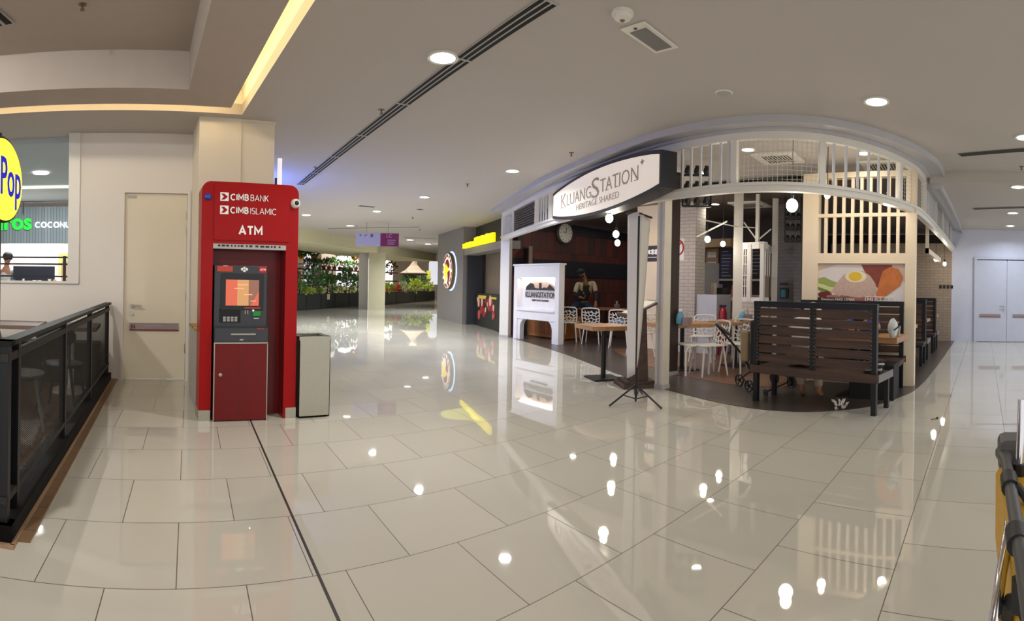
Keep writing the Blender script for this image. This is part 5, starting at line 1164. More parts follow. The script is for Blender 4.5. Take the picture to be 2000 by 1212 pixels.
bulb('glowing bulb left of the folded banner, middle of three', 1203, 457, 9.2, 30)
bulb('glowing bulb left of the folded banner, lowest of three', 1206, 474, 10.6, 30)
bulb('large glowing bulb hanging in front of the white poster panel frame', 1547, 401, 6.2, 34, .068)
bulb('glowing bulb over the left of the service counter', 1382, 467, 9.0, 26, .05)
bulb('glowing bulb near the menu board by the slim white column', 1412, 476, 9.6, 22, .045)
bulb('small glowing bulb just under the curved beam left of the upper slats', 1616, 381, 6.9, 22, .04)
bulb('small glowing bulb just under the curved beam amid the upper slats', 1733, 391, 6.85, 22, .04)
bulb('far glowing bulb inside the right side opening', 1828, 506, 12.5, 18, .05)
bulb('farther glowing bulb beyond the right side opening', 1845, 515, 13.6, 18, .045)
# wall clock
ck = thing('wall_clock', 'round pale wall clock on the dark brown board wall', 'clock', (10.45, 10.5, 2.6)); q = Yp(1103, 455, 10.52)
CF = frame((q.x, 10.53, q.z), (1, 0, 0))
MB().lathe([(.285, -.03), (.30, 0), (.285, .05), (.26, .05)], 32, CF).build('rim', mat('pewter_rim', (120, 112, 104), .4, metal=.4), ck, smooth=True)
MB().lathe([(.258, .04), (.258, .054)], 32, CF).build('dial', mat('clock_dial', (242, 240, 232), .4), ck)
MB().bar((0, 0, .058), (.02, .15, .058), .014, .006, CF).bar((0, 0, .058), (-.09, .03, .058), .014, .006, CF).build('hands', INK, ck)
mb = MB()
for k in range(12): a = 2*PI*k/12; mb.bar((.2*math.cos(a), .2*math.sin(a), .057), (.235*math.cos(a), .235*math.sin(a), .057), .014, .006, CF)
mb.build('hour_mark', INK, ck, pieces=True)
# ================================================================== SLATTED PANEL WITH FOOD POSTER
PX = 7.32
yl_ = Xp(1567, 500, PX).y; yr_ = Xp(1788, 500, PX).y; PF = frame((PX, yl_, 0), (0, -1, 0)); PWd = yl_ - yr_
def pu(x): return yl_ - Xp(x, 500, PX).y
def pz(y): return Xp(1680, y, PX).z
pn = thing('poster_panel', 'tall cream panel with two rows of slats above a framed fried rice poster', 'partition', (PX, (yl_ + yr_)/2, 0))
uA, uB = pu(1597), pu(1768); zb0, zb1 = pz(494), pz(420)
mb = MB(); mb.box((0, 0, -.14), (uA, 2.98, 0), PF).box((uB, 0, -.14), (PWd, 2.98, 0), PF)
mb.box((uA, pz(514), -.14), (uB, zb0, 0), PF).box((uA, 2.90, -.14), (uB, 2.98, 0), PF).box((uA, 0, -.14), (uB, 1.0, 0), PF).box((uA, zb1 - .02, -.06), (uB, zb1 + .03, 0), PF)
mb.build('frame', BONE, pn)
MB().box((uA - .001, 1.0, -.14), (uB + .001, pz(514), -.05), PF).build('backing', BONE, pn)
for k in range(9):
    u = uA + (uB - uA)*(k + .85)/9.7; MB().box((u - .022, zb0, -.05), (u + .022, 2.90, -.01), PF).build('slat', BONE, pn)
MB().box((uA, 2.9, .0), (uB, 2.93, .01), PF).build('edge_strip', BONE, pn)
# poster
pt = thing('food_poster', 'printed poster of rice with fried egg and chicken drumstick inside the cream panel', 'poster', (PX - .0, (yl_ + yr_)/2, 1.1))
o0 = PF @ Matrix.Translation((pu(1592), pz(592), -.05)); pw_ = pu(1767) - pu(1592); ph_ = pz(515) - pz(592)
def pp_(pts): return [(a*pw_, b*ph_) for a, b in pts]
def blob(cx, cy, rx, ry, n=20, jit=0, seed=1):
    r_ = random.Random(seed); return [(cx + rx*(1 + r_.uniform(-jit, jit))*math.cos(2*PI*k/n), cy + ry*(1 + r_.uniform(-jit, jit))*math.sin(2*PI*k/n)) for k in range(n)]
lay = [0.004]
def art(nm, pts, col, noise=None, em=.12):
    m_ = mat('print_%s' % nm, col, .5, noise=noise)
    clp = [(min(max(a, 0), 1), min(max(b, 0), 1)) for a, b in pts]
    MB().prism(pp_(clp), lay[0] - .001, lay[0], o0).build(nm, m_, pt); lay[0] += .0012
MB().box((0, 0, -.002), (pw_, ph_, .003), o0).build('paper', mat('poster_pinkish', (206, 184, 172), .5), pt)
art('plate', [(.0, .1), (.0, .8), (.25, .98), (.6, .98), (.95, .7), (1, .5), (1, 0), (0, 0)], (222, 214, 214))
art('cucumber', [(0, .62), (.1, .66), (.2, .56), (.28, .5), (.26, .38), (.12, .42), (0, .5)], (150, 168, 90))
art('cucumber_slice', [(0, .52), (.1, .46), (.22, .36), (.24, .28), (.1, .34), (0, .44)], (206, 214, 150))
art('cucumber_rind', [(.01, .42), (.12, .34), (.2, .26), (.08, .28), (0, .36)], (110, 130, 60))
art('meat', [(.52, .98), (.6, .62), (.66, .5), (.72, .36), (.84, .7), (.86, .98)], (128, 58, 46), (12, .3))
art('rice_mound', [(.19, .3), (.24, .5), (.32, .72), (.42, .82), (.54, .82), (.62, .7), (.68, .5), (.70, .28), (.62, .12), (.3, .12)], (196, 168, 156), (26, .25))
art('egg_white', blob(.46, .68, .12, .15), (232, 220, 190))
art('egg_yolk', blob(.455, .68, .075, .115), (222, 186, 50))
art('drumstick', [(.70, .3), (.73, .62), (.76, .82), (.84, .93), (.93, .88), (.98, .66), (.95, .46), (.88, .34), (.8, .2), (.76, .1), (.70, .14), (.69, .22)], (196, 112, 56), (10, .35))
art('sambal', blob(.12, .20, .08, .09, 14, .25, 3), (110, 32, 28), (20, .3))
art('peanuts', blob(.2, .15, .07, .05, 12, .25, 5), (176, 110, 96), (20, .3))
art('crumbs', [(.25, .1), (.3, .2), (.5, .14), (.66, .2), (.74, .12), (.6, .02), (.3, .02)], (158, 96, 84), (24, .35))
art('caption_bar', [(0, 0), (0, .135), (.38, .135), (.40, 0)], (58, 40, 42))
textm('Signature NASI LEMAK', .055, o0 @ Matrix.Translation((.07*pw_, .055*ph_, lay[0])), LETTER, 'lettering', pt, sx=.95)
textm('MUST TRY!', .09, o0 @ Matrix.Translation((.59*pw_, .04*ph_, lay[0])), LETTER, 'lettering', pt, sx=.95)
MB().box((.57*pw_, .165*ph_, lay[0]), (.90*pw_, .18*ph_, lay[0] + .002), o0).box((.57*pw_, .0, lay[0]), (.578*pw_, .18*ph_, lay[0] + .002), o0).box((.892*pw_, .0, lay[0]), (.90*pw_, .18*ph_, lay[0] + .002), o0).build('caption_outline', LETTER, pt)
# ================================================================== BENCHES
def slat_bench(lab, c, rz, wd=1.48, mid=True, grp=None):
    """back plane at local x=0, seat towards +x, width along y"""
    t = thing('slatted_bench', lab, 'bench', (c[0], c[1], 0), rz, grp)
    ys_ = [-wd/2 + .03, wd/2 - .03] + ([0] if mid else [])
    for y in ys_:
        lo = 0 if abs(y) > .1 else .36
        p = MB().box((-.028, y - .028, lo), (.028, y + .028, 1.16)).build('post', IRON, t, local=True)
        mb = MB()
        for k in range(16):
            for s_ in (-1, 1):
                if abs(y) > .1 and s_ * y > 0: continue
                mb.box((-.030, y + s_*.028 - .006, .48 + k*.041), (-.010, y + s_*.028 + .006, .492 + k*.041))
        mb.build('bolt_row', mat('bolt_grey', (110, 106, 102), .4, metal=.6), p, local=True)
        bpy.context.view_layer.update()
    for y in ys_[:2]: MB().box((.40, y - .025, 0), (.45, y + .025, .37)).build('leg', IRON, t, local=True)
    MB().box((-.032, -wd/2, 1.10), (.032, wd/2, 1.165)).build('top_rail', mat('blue_black_steel', (26, 30, 40), .35, metal=.3), t, local=True)
    for k in range(6):
        z = .475 + k*.105; MB().box((-.012, -wd/2 + .05, z), (.014, wd/2 - .05, z + .086)).build('slat', DWOOD, t, local=True)
    for k in range(4): MB().box((-.06 + k*.135, -wd/2 - .02, .37), (.065 + k*.135, wd/2 + .02, .41)).build('seat_board', DWOOD, t, local=True)
    MB().box((-.062, -wd/2 - .025, .345), (-.05, wd/2 + .025, .43)).build('seat_edge', DWOOD, t, local=True)
    MB().box((-.03, -wd/2 - .03, .345), (.48, -wd/2 - .015, .425)).build('side_trim', mat('grey_trim_steel', (120, 118, 116), .4, metal=.4), t, local=True)
    MB().box((-.03, -wd/2, .335), (.47, wd/2, .37)).build('frame', IRON, t, local=True)
    return t
slat_bench('dark slatted double bench nearest the camera, its back to the concourse', (5.61, 1.84), R_d(-7.5), 1.50)
slat_bench('dark slatted bench against the poster panel, facing the nearest bench', (7.18, 1.80), R_d(180), 1.46, False)
pedestal_table('wooden table between the two benches in front of the poster panel', (6.52, 1.55), .62, 1.15, R_d(-4), TABLEW, .76, tk=.07)
slat_bench('first dark bench behind the poster panel in the right side row', (7.62, 1.75), 0, 1.40, False)
slat_bench('second dark bench of the right side row, facing the panel', (9.72, 1.75), PI, 1.40, False)
slat_bench('third dark bench of the right side row, back to back with the second', (9.86, 1.75), 0, 1.40, False)
slat_bench('fourth dark bench of the right side row, near the brick end wall', (11.80, 1.75), PI, 1.40, False)
slat_bench('last dark bench of the right side row', (11.94, 1.75), 0, 1.40, False)
pedestal_table('wooden table right behind the poster panel in the side row', (8.65, 1.7), .6, 1.2, 0, TABLEW, .76, tk=.06)
pedestal_table('wooden table in the middle of the side row', (10.8, 1.7), .6, 1.2, 0, TABLEW, .76, tk=.06)
pedestal_table('wooden table at the far end of the side row', (12.95, 1.7), .6, 1.2, 0, TABLEW, .76, tk=.06)
t = thing('small_wall_sign', 'tiny dark letters on the brick end wall above the side row', 'sign', (EX - .03, 1.6, 1.55)); q = Xp(1849, 563, EX - .03)
for k in range(4): MB().box((0, 0, 0), (.07, .09, .01), frame((EX - .025, q.y + .2 - k*.1, q.z), (0, -1, 0))).build('letter', INK, t)
# ================================================================== STROLLER BY THE BENCH
st = thing('folding_walker', 'black wheeled walker with long handle parked left behind the nearest bench', 'walker', (6.4, 2.9, 0))
WH = mat('wheel_black', (22, 22, 24), .5)
def wheel(c, r, ax):
    M = Matrix.Translation(c) @ Matrix.Rotation(ax, 4, 'Z') @ Matrix.Rotation(PI/2, 4, 'X')
    o = MB().tube([(r*.86*math.cos(2*PI*k/20), r*.86*math.sin(2*PI*k/20), 0) for k in range(20)], r*.14, 6, M, closed=True).build('wheel', WH, st, smooth=True)
    mb = MB().lathe([(r*.25, -.012), (r*.25, .012)], 12, M)
    for k in range(5): mb.bar((0, 0, 0), (r*.8*math.cos(2*PI*k/5), r*.8*math.sin(2*PI*k/5), 0), r*.16, .01, M)
    mb.build('spokes', BLACK, o)
wheel((6.46, 3.14, .085), .085, R_d(70)); wheel((6.16, 2.86, .08), .08, R_d(70)); wheel((5.98, 2.55, .05), .05, R_d(60)); wheel((6.86, 2.80, .085), .085, R_d(70)); wheel((6.68, 2.48, .08), .08, R_d(70))
fm = MB(); fm.tube([(6.46, 3.14, .09), (6.30, 3.0, .17), (6.25, 2.90, .24), (6.16, 2.7, .28)], .012, 6).tube([(6.16, 2.86, .08), (6.3, 3.0, .14)], .012, 6).tube([(6.86, 2.80, .09), (6.75, 2.7, .2), (6.6, 2.6, .26)], .014, 6).tube([(6.68, 2.48, .08), (6.7, 2.6, .2)], .014, 6).tube([(5.98, 2.55, .06), (6.68, 2.48, .10)], .01, 6).tube([(6.16, 2.7, .28), (6.6, 2.6, .26)], .012, 6)
hh = P(1398, 632, 6.75); fm.tube([(hh.x, hh.y, hh.z), (6.22, 2.98, .45), (6.2, 2.85, .25)], .014, 8)
fm.build('frame', IRON, st, smooth=True)
MB().tube([(hh.x, hh.y, hh.z), (hh.x + .08, hh.y - .16, hh.z - .13)], .022, 8).build('grip', BLACK, st)
MB().box((6.02, 2.62, .30), (6.36, 2.80, .92), None).build('seat_fabric', mat('black_fabric', (26, 26, 30), .8), st, bevel=.03)
t = thing('tote_bag', 'beige cloth bag hanging on the black walker beside the bench', 'bag', (6.2, 2.95, .35)); MB().box((6.12, 2.86, .38), (6.20, 2.98, .78)).build('bag', mat('beige_cloth', (150, 128, 96), .8), t, bevel=.03)
MB().tube([(6.16, 2.84, .76), (6.16, 2.87, .9), (6.16, 2.95, .9), (6.16, 2.98, .76)], .008, 6).build('handle', MATS['beige_cloth'], t)
# bag, cup, bundle by the right bench end
q = P(1718, 640, 5.95); t = thing('plastic_bag', 'white plastic bag with black stripes standing on the table by the bench end', 'bag', (6.12, 1.04, .76))
_b = MB().sphere((0, 0, .118), .07, 8, (.95, .9, 1.55)); _b.v = [Vector((v.x*(1 + prng.uniform(-.22, .12)), v.y*(1 + prng.uniform(-.22, .12)), max(.002, v.z + prng.uniform(-.012, .012)))) for v in _b.v]
_b.build('body', mat('white_plastic_bag', (206, 210, 206), .35), t, local=True, smooth=True)
MB().tube([(-.07, -.03, .10), (0, -.075, .14), (.07, -.03, .12)], .009, 6).build('black_stripe', INK, t, local=True)
t = thing('clear_cup', 'clear plastic cup on the table by the bench end', 'cup', (6.32, 1.02, .76)); MB().lathe([(.03, 0), (.042, .13), (.038, .13), (.028, .01)], 16).build('cup', mat('clear_plastic', (220, 214, 200), .15, trans=.8), t, local=True, smooth=True)
t = thing('cloth_pile', 'dark and white striped clothes on the seat end of the nearest bench', 'clothes', (5.8, 1.18, .41))
for k in range(5): MB().box((-.12, -.08, k*.03), (.12 + .02*(k % 2), .10, k*.03 + .024), Matrix.Rotation(.15*k, 4, 'Z')).build('garment', mat(['charcoal_cloth', 'white_cloth'][k % 2], [(44, 42, 46), (200, 196, 190)][k % 2], .8), t, local=True, bevel=.008)
t = thing('crumpled_tissue', 'white crumpled paper on the dark floor under the nearest bench', 'litter', (5.75, 1.55, .006)); mb = MB(); leaves(mb, (0, 0, .03), .12, .07, .025, 24, .07, prng); mb.build('paper', WPLAST, t, local=True)
t = thing('dark_crate', 'black storage box standing under the table between the benches', 'box', (6.5, 1.35, 0)); MB().box((-.2, -.3, 0), (.2, .25, .42)).build('body', mat('crate_black', (16, 16, 18), .7), t, local=True, bevel=.01)
t = thing('twig', 'tiny dark twig lying on the tiles near the bench', 'litter', (5.44, .52, 0)); MB().tube([(0, 0, .006), (.03, -.04, .01), (.06, -.06, .006)], .004, 5).sphere((.06, -.06, .012), .012, 6).build('stem', BROWN, t, local=True)
# ================================================================== PEOPLE
def skinm(V, E_, R, mt, name, parent, sub=2, smooth=True):
    me = bpy.data.meshes.new('tmp'); me.from_pydata([tuple(v) for v in V], E_, []); o = bpy.data.objects.new('tmp', me); C.objects.link(o)
    o.modifiers.new('skin', 'SKIN')
    for i, r in enumerate(R):
        sv = me.skin_vertices[0].data[i]; rr = r if isinstance(r, tuple) else (r, r); sv.radius = rr; sv.use_root = (i == 0)
    s_ = o.modifiers.new('sub', 'SUBSURF'); s_.levels = sub; s_.render_levels = sub
    bpy.context.view_layer.update()
    m2 = bpy.data.meshes.new_from_object(o.evaluated_get(bpy.context.evaluated_depsgraph_get())); bpy.data.objects.remove(o)
    m2.name = name; inv = parent_matrix(parent).inverted(); m2.transform(inv); m2.materials.clear(); m2.materials.append(mt)
    for p in m2.polygons: p.use_smooth = True
    r_ = bpy.data.objects.new(name, m2); C.objects.link(r_); r_.parent = parent; return r_
def person(lab, J, cat='person', skin=SKIN, top=None, trouser=None, shoe=None, sleeve=1.0, long_sleeve=None):
    """J: joints in world metres. one continuous body plus clothing pieces"""
    J = {k: Vector(v) for k, v in J.items()}
    t = thing('person', lab, cat, (J['pelvis'].x, J['pelvis'].y, min(v.z for v in J.values()) - .04))
    V = []; R = []; E_ = []
    def add(p, r, par=None):
        V.append(Vector(p)); R.append(r); i = len(V) - 1
        if par is not None: E_.append((par, i))
        return i
    pel = add(J['pelvis'], .12); bel = add(J['pelvis'].lerp(J['chest'], .45), .115, pel); ch = add(J['chest'], .125, bel)
    nb = add(J['chest'].lerp(J['neck'], .75), .07, ch); nk = add(J['neck'], .05, nb)
    hd_ = J['head']; fw = J['face'].normalized(); up = (hd_ - J['neck']).normalized()
    a1 = add(hd_ - up*.055, .068, nk); a2 = add(hd_ + up*.015, .088, a1); a3 = add(hd_ + up*.075, .07, a2)
    nose = add(hd_ + fw*.098 - up*.01, .012, a2)
    sidev = fw.cross(up).normalized()
    for s_ in (-1, 1): add(hd_ + sidev*s_*.088, .016, a2)
    def limb(names, rads, root):
        prev = root
        for i in range(len(names) - 1):
            A_, B_ = J[names[i]], J[names[i+1]]
            if i == 0: prev = add(A_, rads[0], root)
            m_ = add(A_.lerp(B_, .5), (rads[i] + rads[i+1])/2*1.05, prev); prev = add(B_, rads[i+1], m_)
        return prev
    for s_ in 'LR':
        h_ = limb(['sh' + s_, 'el' + s_, 'ha' + s_], [.055, .038, .026], ch)
        dd_ = (J['ha' + s_] - J['el' + s_]).normalized(); pv = dd_.cross(Vector((.3, .2, 1))).normalized(); pn_ = dd_.cross(pv)
        palm = add(J['ha' + s_] + dd_*.06, (.036, .018), h_)
        for k, (off, ln) in enumerate(((-.027, .055), (-.009, .07), (.009, .065), (.027, .05))):
            b_ = add(J['ha' + s_] + dd_*.085 + pv*off, .0095, palm); c_ = add(J['ha' + s_] + dd_*(.085 + ln*.5) + pv*off*1.1 + pn_*.008, .0088, b_); add(J['ha' + s_] + dd_*(.085 + ln) + pv*off*1.1 + pn_*.022, .0075, c_)
        th = add(J['ha' + s_] + dd_*.035 - pv*.034, .012, h_); add(J['ha' + s_] + dd_*.075 - pv*.058 + pn_*.01, .009, th)
        f_ = limb(['hip' + s_, 'kn' + s_, 'an' + s_], [.085, .055, .038], pel)
        fd_ = J.get('toe' + s_, J['an' + s_] + Vector((-.12, -.08, -.03))); add(J['an' + s_].lerp(fd_, .5) - Vector((0, 0, .02)), .035, f_); add(fd_, .028, len(V) - 1)
    body = skinm(V, E_, R, skin, 'body', t)
    if top:
        V = []; R = []; E_ = []
        p_ = add(J['pelvis'] + (J['chest'] - J['pelvis'])*.02, .142); b_ = add(J['pelvis'].lerp(J['chest'], .5), .137, p_); c_ = add(J['chest'], .138, b_); add(J['chest'].lerp(J['neck'], .7), .075, c_)
        for s_ in 'LR':
            s0_ = add(J['sh' + s_], .066, c_); e_ = J['sh' + s_].lerp(J['el' + s_], min(1, sleeve)); x_ = add(e_, .058, s0_)
            if sleeve > 1: add(J['el' + s_].lerp(J['ha' + s_], .9), .042, x_)
        skinm(V, E_, R, top, 'shirt', t)
    if long_sleeve:
        for s_ in 'LR':
            V = []; R = []; E_ = []; a_ = add(J['sh' + s_].lerp(J['el' + s_], .5), .05); b_ = add(J['el' + s_], .046, a_); add(J['el' + s_].lerp(J['ha' + s_], .85), .036, b_); skinm(V, E_, R, long_sleeve, 'sleeve', t)
    if trouser:
        V = []; R = []; E_ = []; p_ = add(J['pelvis'] + (J['chest'] - J['pelvis'])*.12, .138); q_ = add(J['pelvis'], .14, p_)
        for s_ in 'LR':
            h_ = add(J['hip' + s_], .105, q_); m_ = add(J['hip' + s_].lerp(J['kn' + s_], .5), .09, h_); k_ = add(J['kn' + s_], .072, m_); m2_ = add(J['kn' + s_].lerp(J['an' + s_], .5), .062, k_); add(J['kn' + s_].lerp(J['an' + s_], .93), .056, m2_)
        skinm(V, E_, R, trouser, 'trousers', t)
    if shoe:
        for s_ in 'LR':
            V = []; R = []; E_ = []; fd_ = J.get('toe' + s_, J['an' + s_] + Vector((-.12, -.08, -.03))); a_ = add(J['an' + s_] - Vector((0, 0, .02)), .048); b_ = add(J['an' + s_].lerp(fd_, .55) - Vector((0, 0, .02)), .045, a_); add(fd_, .034, b_); skinm(V, E_, R, shoe, 'shoe', t)
    # eyes and mouth
    for s_ in (-1, 1): MB().sphere(tuple(hd_ + fw*.082 + sidev*s_*.032 + up*.012), .011, 6).build('eye', INK, t, smooth=True)
    MB().tube([hd_ + fw*.088 - up*.05 + sidev*.022, hd_ + fw*.093 - up*.052, hd_ + fw*.088 - up*.05 - sidev*.022], .006, 6).build('mouth', mat('lip', (130, 70, 62), .5), t)
    return t, J, fw, up, sidev
CRM = mat('cream_shirt', (176, 164, 138), .8); NAVY = mat('navy_fabric', (26, 28, 50), .8); JEAN = mat('blue_jeans', (50, 66, 96), .8, noise=(12, .15)); APR = mat('dark_brown_apron', (46, 36, 32), .8)
D_ = 13.55
def W(x, y, d=D_): return P(x, y, d)
J = dict(pelvis=W(1136, 594, 13.9), chest=W(1145, 564, 13.75), neck=W(1143, 545, 13.6), head=W(1136, 533.5, 13.5), shL=W(1128, 553, 13.65), elL=W(1122, 577, 13.45), haL=W(1134, 580, 13.2),
         shR=W(1160, 551, 13.7), elR=W(1165, 574, 13.6), haR=W(1163, 592, 13.35), hipL=W(1129, 597, 13.85), knL=W(1120, 598, 13.42), anL=W(1121, 626, 13.5), hipR=W(1144, 597, 13.85), knR=W(1156, 604, 13.5), anR=W(1158, 634, 13.6),
         face=Vector((-.75, -.35, -.55)), toeL=W(1117, 631, 13.4), toeR=W(1154, 640, 13.5))
J['pelvis'].z = .88; J['hipL'].z = .84; J['hipR'].z = .84
emp, Je, fw, up, sv_ = person('person in cream shirt, dark apron, cap and jeans sitting, head bowed', J, top=CRM, trouser=JEAN, shoe=BLACK, sleeve=.85, long_sleeve=NAVY)
V_ = [Je['head'] + up*.045, Je['head'] + up*.10]; 
MB().sphere(tuple(Je['head'] + up*.055 - fw*.005), .105, 10, (1, 1, .75)).build('cap', mat('black_cap', (22, 22, 30), .7), emp, smooth=True)
MB().sphere(tuple(Je['head'] + up*.045 + fw*.11), .07, 8, (1.1, 1, .18)).build('cap_brim', mat('black_cap', (22, 22, 30), .7), emp, smooth=True)
MB().sphere(tuple(Je['head'] + fw*.06 - up*.045), .058, 8).build('face_mask', BLACK, emp, smooth=True)
# apron: curved bib in front of chest and lap
cd = (Je['chest'] - Vector((0, 0, 0))); vwp = Vector((Je['chest'].x, Je['chest'].y, 0)).normalized(); sdp = Vector((vwp.y, -vwp.x, 0))
rows = []
for k in range(9):
    v = k/8; c_ = Je['chest'].lerp(Je['pelvis'], v*1.15) + Vector((0, 0, .10)); w_ = .085 + .085*min(1, v*2)
    rows.append([c_ + sdp*(w_*u) - vwp*(.185 - .06*u*u) for u in (-1, -.6, -.2, .2, .6, 1)])
vs = [p for r in rows for p in r]; o = MB().add(vs, [(i*6+j, i*6+j+1, (i+1)*6+j+1, (i+1)*6+j) for i in range(8) for j in range(5)]).build('apron', APR, emp, smooth=True); m_ = o.modifiers.new('s', 'SOLIDIFY'); m_.thickness = .008
MB().tube([rows[0][1], Je['neck'] - vwp*.06 - sdp*.05, Je['neck'] + vwp*.06, Je['neck'] - vwp*.06 + sdp*.06, rows[0][4]], .008, 6).build('apron_strap', APR, emp)
# two diners leaning over the bench table
PAT = mat('pale_patterned_cloth', (190, 184, 176), .8, noise=(34, .35)); BLUEC = mat('royal_blue_cloth', (40, 60, 150), .8)
x0, y0 = 5.86, 2.08
J = dict(pelvis=(x0, y0, .55), chest=(x0 + .22, y0, .86), neck=(x0 + .36, y0, .96), head=(x0 + .47, y0, 1.02), face=(.75, 0, -.6), shL=(x0 + .26, y0 + .17, .90), elL=(x0 + .38, y0 + .24, .83), haL=(x0 + .56, y0 + .12, .84),
         shR=(x0 + .26, y0 - .17, .90), elR=(x0 + .38, y0 - .24, .83), haR=(x0 + .56, y0 - .12, .84), hipL=(x0 + .03, y0 + .09, .52), knL=(x0 + .42, y0 + .12, .50), anL=(x0 + .36, y0 + .10, .09), hipR=(x0 + .03, y0 - .09, .52), knR=(x0 + .42, y0 - .10, .50), anR=(x0 + .30, y0 - .14, .09),
         toeL=(x0 + .48, y0 + .10, .04), toeR=(x0 + .42, y0 - .15, .04))
pa1, Jb, fw, up, sv_ = person('person in pale patterned clothes and headscarf on the nearest bench, leaning over the table', J, top=PAT, trouser=mat('pale_trousers', (176, 156, 136), .8), sleeve=1.5)
MB().sphere(tuple(Jb['head'] - fw*.02 + up*.01), .118, 10, (1, .95, 1)).sphere(tuple(Jb['neck'] + Vector((0, 0, -.01))), .105, 8, (1.2, 1.3, .9)).build('headscarf', PAT, pa1, smooth=True)
x0, y0 = 7.0, 1.55
J = dict(pelvis=(x0 - .02, y0, .55), chest=(x0 - .20, y0, .84), neck=(x0 - .33, y0, .95), head=(x0 - .44, y0, 1.0), face=(-.75, 0, -.6), shL=(x0 - .24, y0 - .17, .88), elL=(x0 - .36, y0 - .24, .84), haL=(x0 - .52, y0 - .12, .84),
         shR=(x0 - .24, y0 + .17, .88), elR=(x0 - .36, y0 + .24, .84), haR=(x0 - .52, y0 + .12, .84), hipL=(x0 - .05, y0 - .09, .52), knL=(x0 - .36, y0 - .1, .50), anL=(x0 - .34, y0 - .10, .09), hipR=(x0 - .05, y0 + .09, .52), knR=(x0 - .36, y0 + .1, .50), anR=(x0 - .34, y0 + .1, .09),
         toeL=(x0 - .46, y0 - .10, .04), toeR=(x0 - .46, y0 + .10, .04))
pb1, Jc, fw, up, sv_ = person('person in a royal blue top on the bench under the poster, bent over the table', J, top=BLUEC, trouser=mat('black_trousers', (30, 28, 30), .8), shoe=BLACK, sleeve=.8)
MB().sphere(tuple(Jc['head'] - fw*.02 + up*.02), .112, 10, (1, .95, 1)).build('hair', mat('black_hair', (22, 18, 18), .6), pb1, smooth=True)
# worker in the juice shop
x0, y0 = P(12, 500, 11.3)[:2]
J = dict(pelvis=(x0, y0, .95), chest=(x0, y0, 1.33), neck=(x0 + .02, y0 - .02, 1.54), head=(x0 + .04, y0 - .03, 1.68), face=(.6, -.6, -.25), shL=(x0 - .19, y0, 1.42), elL=(x0 - .24, y0 - .1, 1.16), haL=(x0 - .1, y0 - .3, 1.2),
         shR=(x0 + .19, y0, 1.42), elR=(x0 + .24, y0 - .1, 1.16), haR=(x0 + .1, y0 - .3, 1.2), hipL=(x0 - .1, y0, .9), knL=(x0 - .1, y0 - .03, .5), anL=(x0 - .1, y0, .09), hipR=(x0 + .1, y0, .9), knR=(x0 + .1, y0 - .03, .5), anR=(x0 + .1, y0, .09), toeL=(x0 - .1, y0 - .14, .04), toeR=(x0 + .1, y0 - .14, .04))
pj, Jj, fw, up, sv_ = person('person in black cap and striped top working behind the juice shop counter', J, top=mat('striped_cloth', (190, 188, 186), .8, noise=(40, .3)), trouser=MATS['black_trousers'], shoe=BLACK, sleeve=.8)
MB().sphere(tuple(Jj['head'] + up*.045), .112, 10, (1, 1, .9)).build('cap', MATS['black_cap'], pj, smooth=True)
# ================================================================== CLEANING CART AT THE RIGHT EDGE
ca = thing('cleaning_cart', 'yellow and grey cleaning cart with chrome tube cut by the right photo edge', 'cart', (1.35, -.25, 0))
GP = mat('cart_grey_plastic', (84, 84, 86), .45); YB = mat('cart_yellow_vinyl', (214, 164, 20), .5, noise=(8, .06))
def Q(x, y, d): return P(x, y, d)
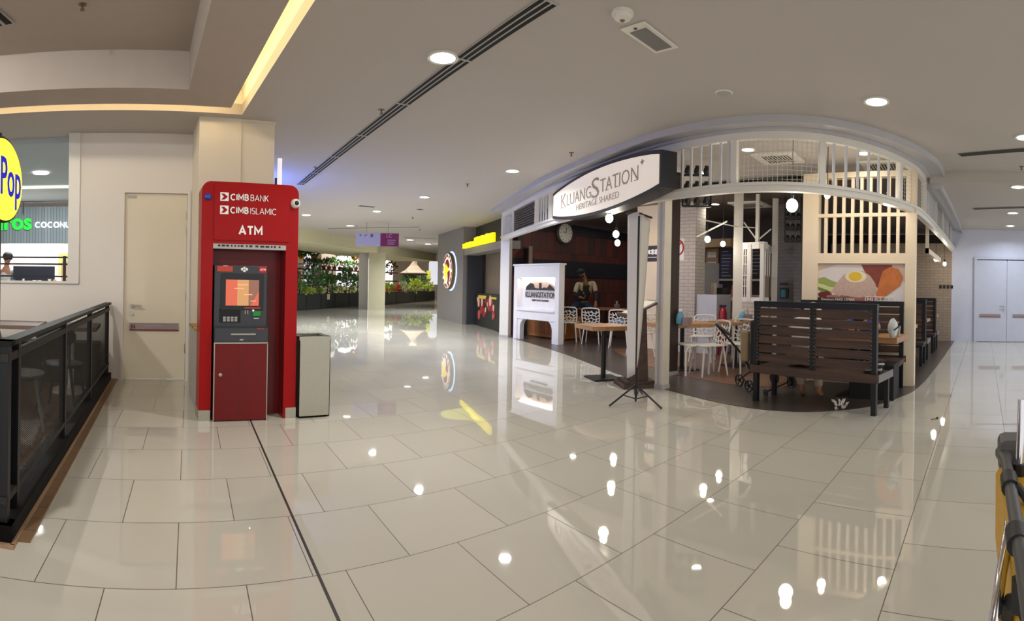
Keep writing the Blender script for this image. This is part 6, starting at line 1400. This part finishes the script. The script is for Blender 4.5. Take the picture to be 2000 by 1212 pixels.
# grey top collar, running from the far corner towards the camera
MB().box((1.35, -.62, .845), (1.47, -.042, .925)).build('top_collar', GP, ca, bevel=.018)
MB().tube([(1.40, -.058, .885), (1.30, -.060, .89), (.50, -.066, .90)], [.024, .0135, .0135], 10).build('rail', GP, ca, smooth=True)
for x_, l_ in ((1.20, .075), (.93, .06)): MB().tube([(x_, -.0605, .89), (x_ - l_, -.061, .892)], .0195, 12).build('clamp', mat('clip_black', (36, 36, 38), .5), ca, smooth=True)
MB().tube([(1.12, -.075, .90), (1.09, -.10, .87), (.98, -.105, .86), (.93, -.08, .89)], .009, 8).build('hook', MATS['clip_black'], ca, smooth=True)
vs = []; lv = ((.87, -.052, 1.37), (.84, -.036, 1.375), (.68, -.037, 1.37), (.60, -.046, 1.35), (.35, -.06, 1.32), (.16, -.08, 1.28))
for (z_, yy, xx_) in lv: vs += [(xx_, yy, z_), (1.0, yy - .03, z_), (1.0, -.55, z_), (xx_, -.55, z_)]
fs = [tuple(range(4)), tuple(range(20, 24))[::-1]] + [(i*4+j, (i+1)*4+j, (i+1)*4+(j+1) % 4, i*4+(j+1) % 4) for i in range(5) for j in range(4)]
MB().add(vs, fs).build('bag', YB, ca, smooth=False)
MB().tube([Q(1975, 985, 1.20), Q(1970, 1040, 1.14), Q(1956, 1120, 1.06), Q(1942, 1212, 1.0), Q(1930, 1300, .97)], .0115, 12).build('frame_tube', CHROME, ca, smooth=True)
MB().tube([Q(1998, 780, 1.30), Q(1992, 915, 1.28)], .012, 12).build('mop_tube', CHROME, ca, smooth=True)
MB().lathe([(.016, 0), (.02, .05), (.02, .08)], 10, Matrix.Translation(Q(1994, 920, 1.28) - Vector((0, 0, .06)))).build('tube_holder', MATS['clip_black'], ca)
MB().tube([Q(1965, 1195, 1.05), Q(1978, 1178, 1.03), Q(1998, 1180, 1.0), Q(2010, 1200, 1.0)], .02, 8).build('side_ring', MATS['clip_black'], ca, smooth=True)
MB().tube([Q(1998, 1130, 1.0), Q(1996, 1190, 1.0)], .022, 8).build('side_holder', MATS['clip_black'], ca, smooth=True)
MB().box((1.0, -.58, .08), (1.42, -.07, .14)).build('base', GP, ca, bevel=.01)
for x_, y_ in ((1.04, -.11), (1.38, -.11), (1.04, -.53), (1.38, -.53)): MB().lathe([(.035, -.012), (.035, .012)], 16, Matrix.Translation((x_, y_, .035)) @ Matrix.Rotation(PI/2, 4, 'X')).box((x_-.012, y_-.02, .03), (x_+.012, y_+.02, .09)).build('wheel', BLACK, ca)
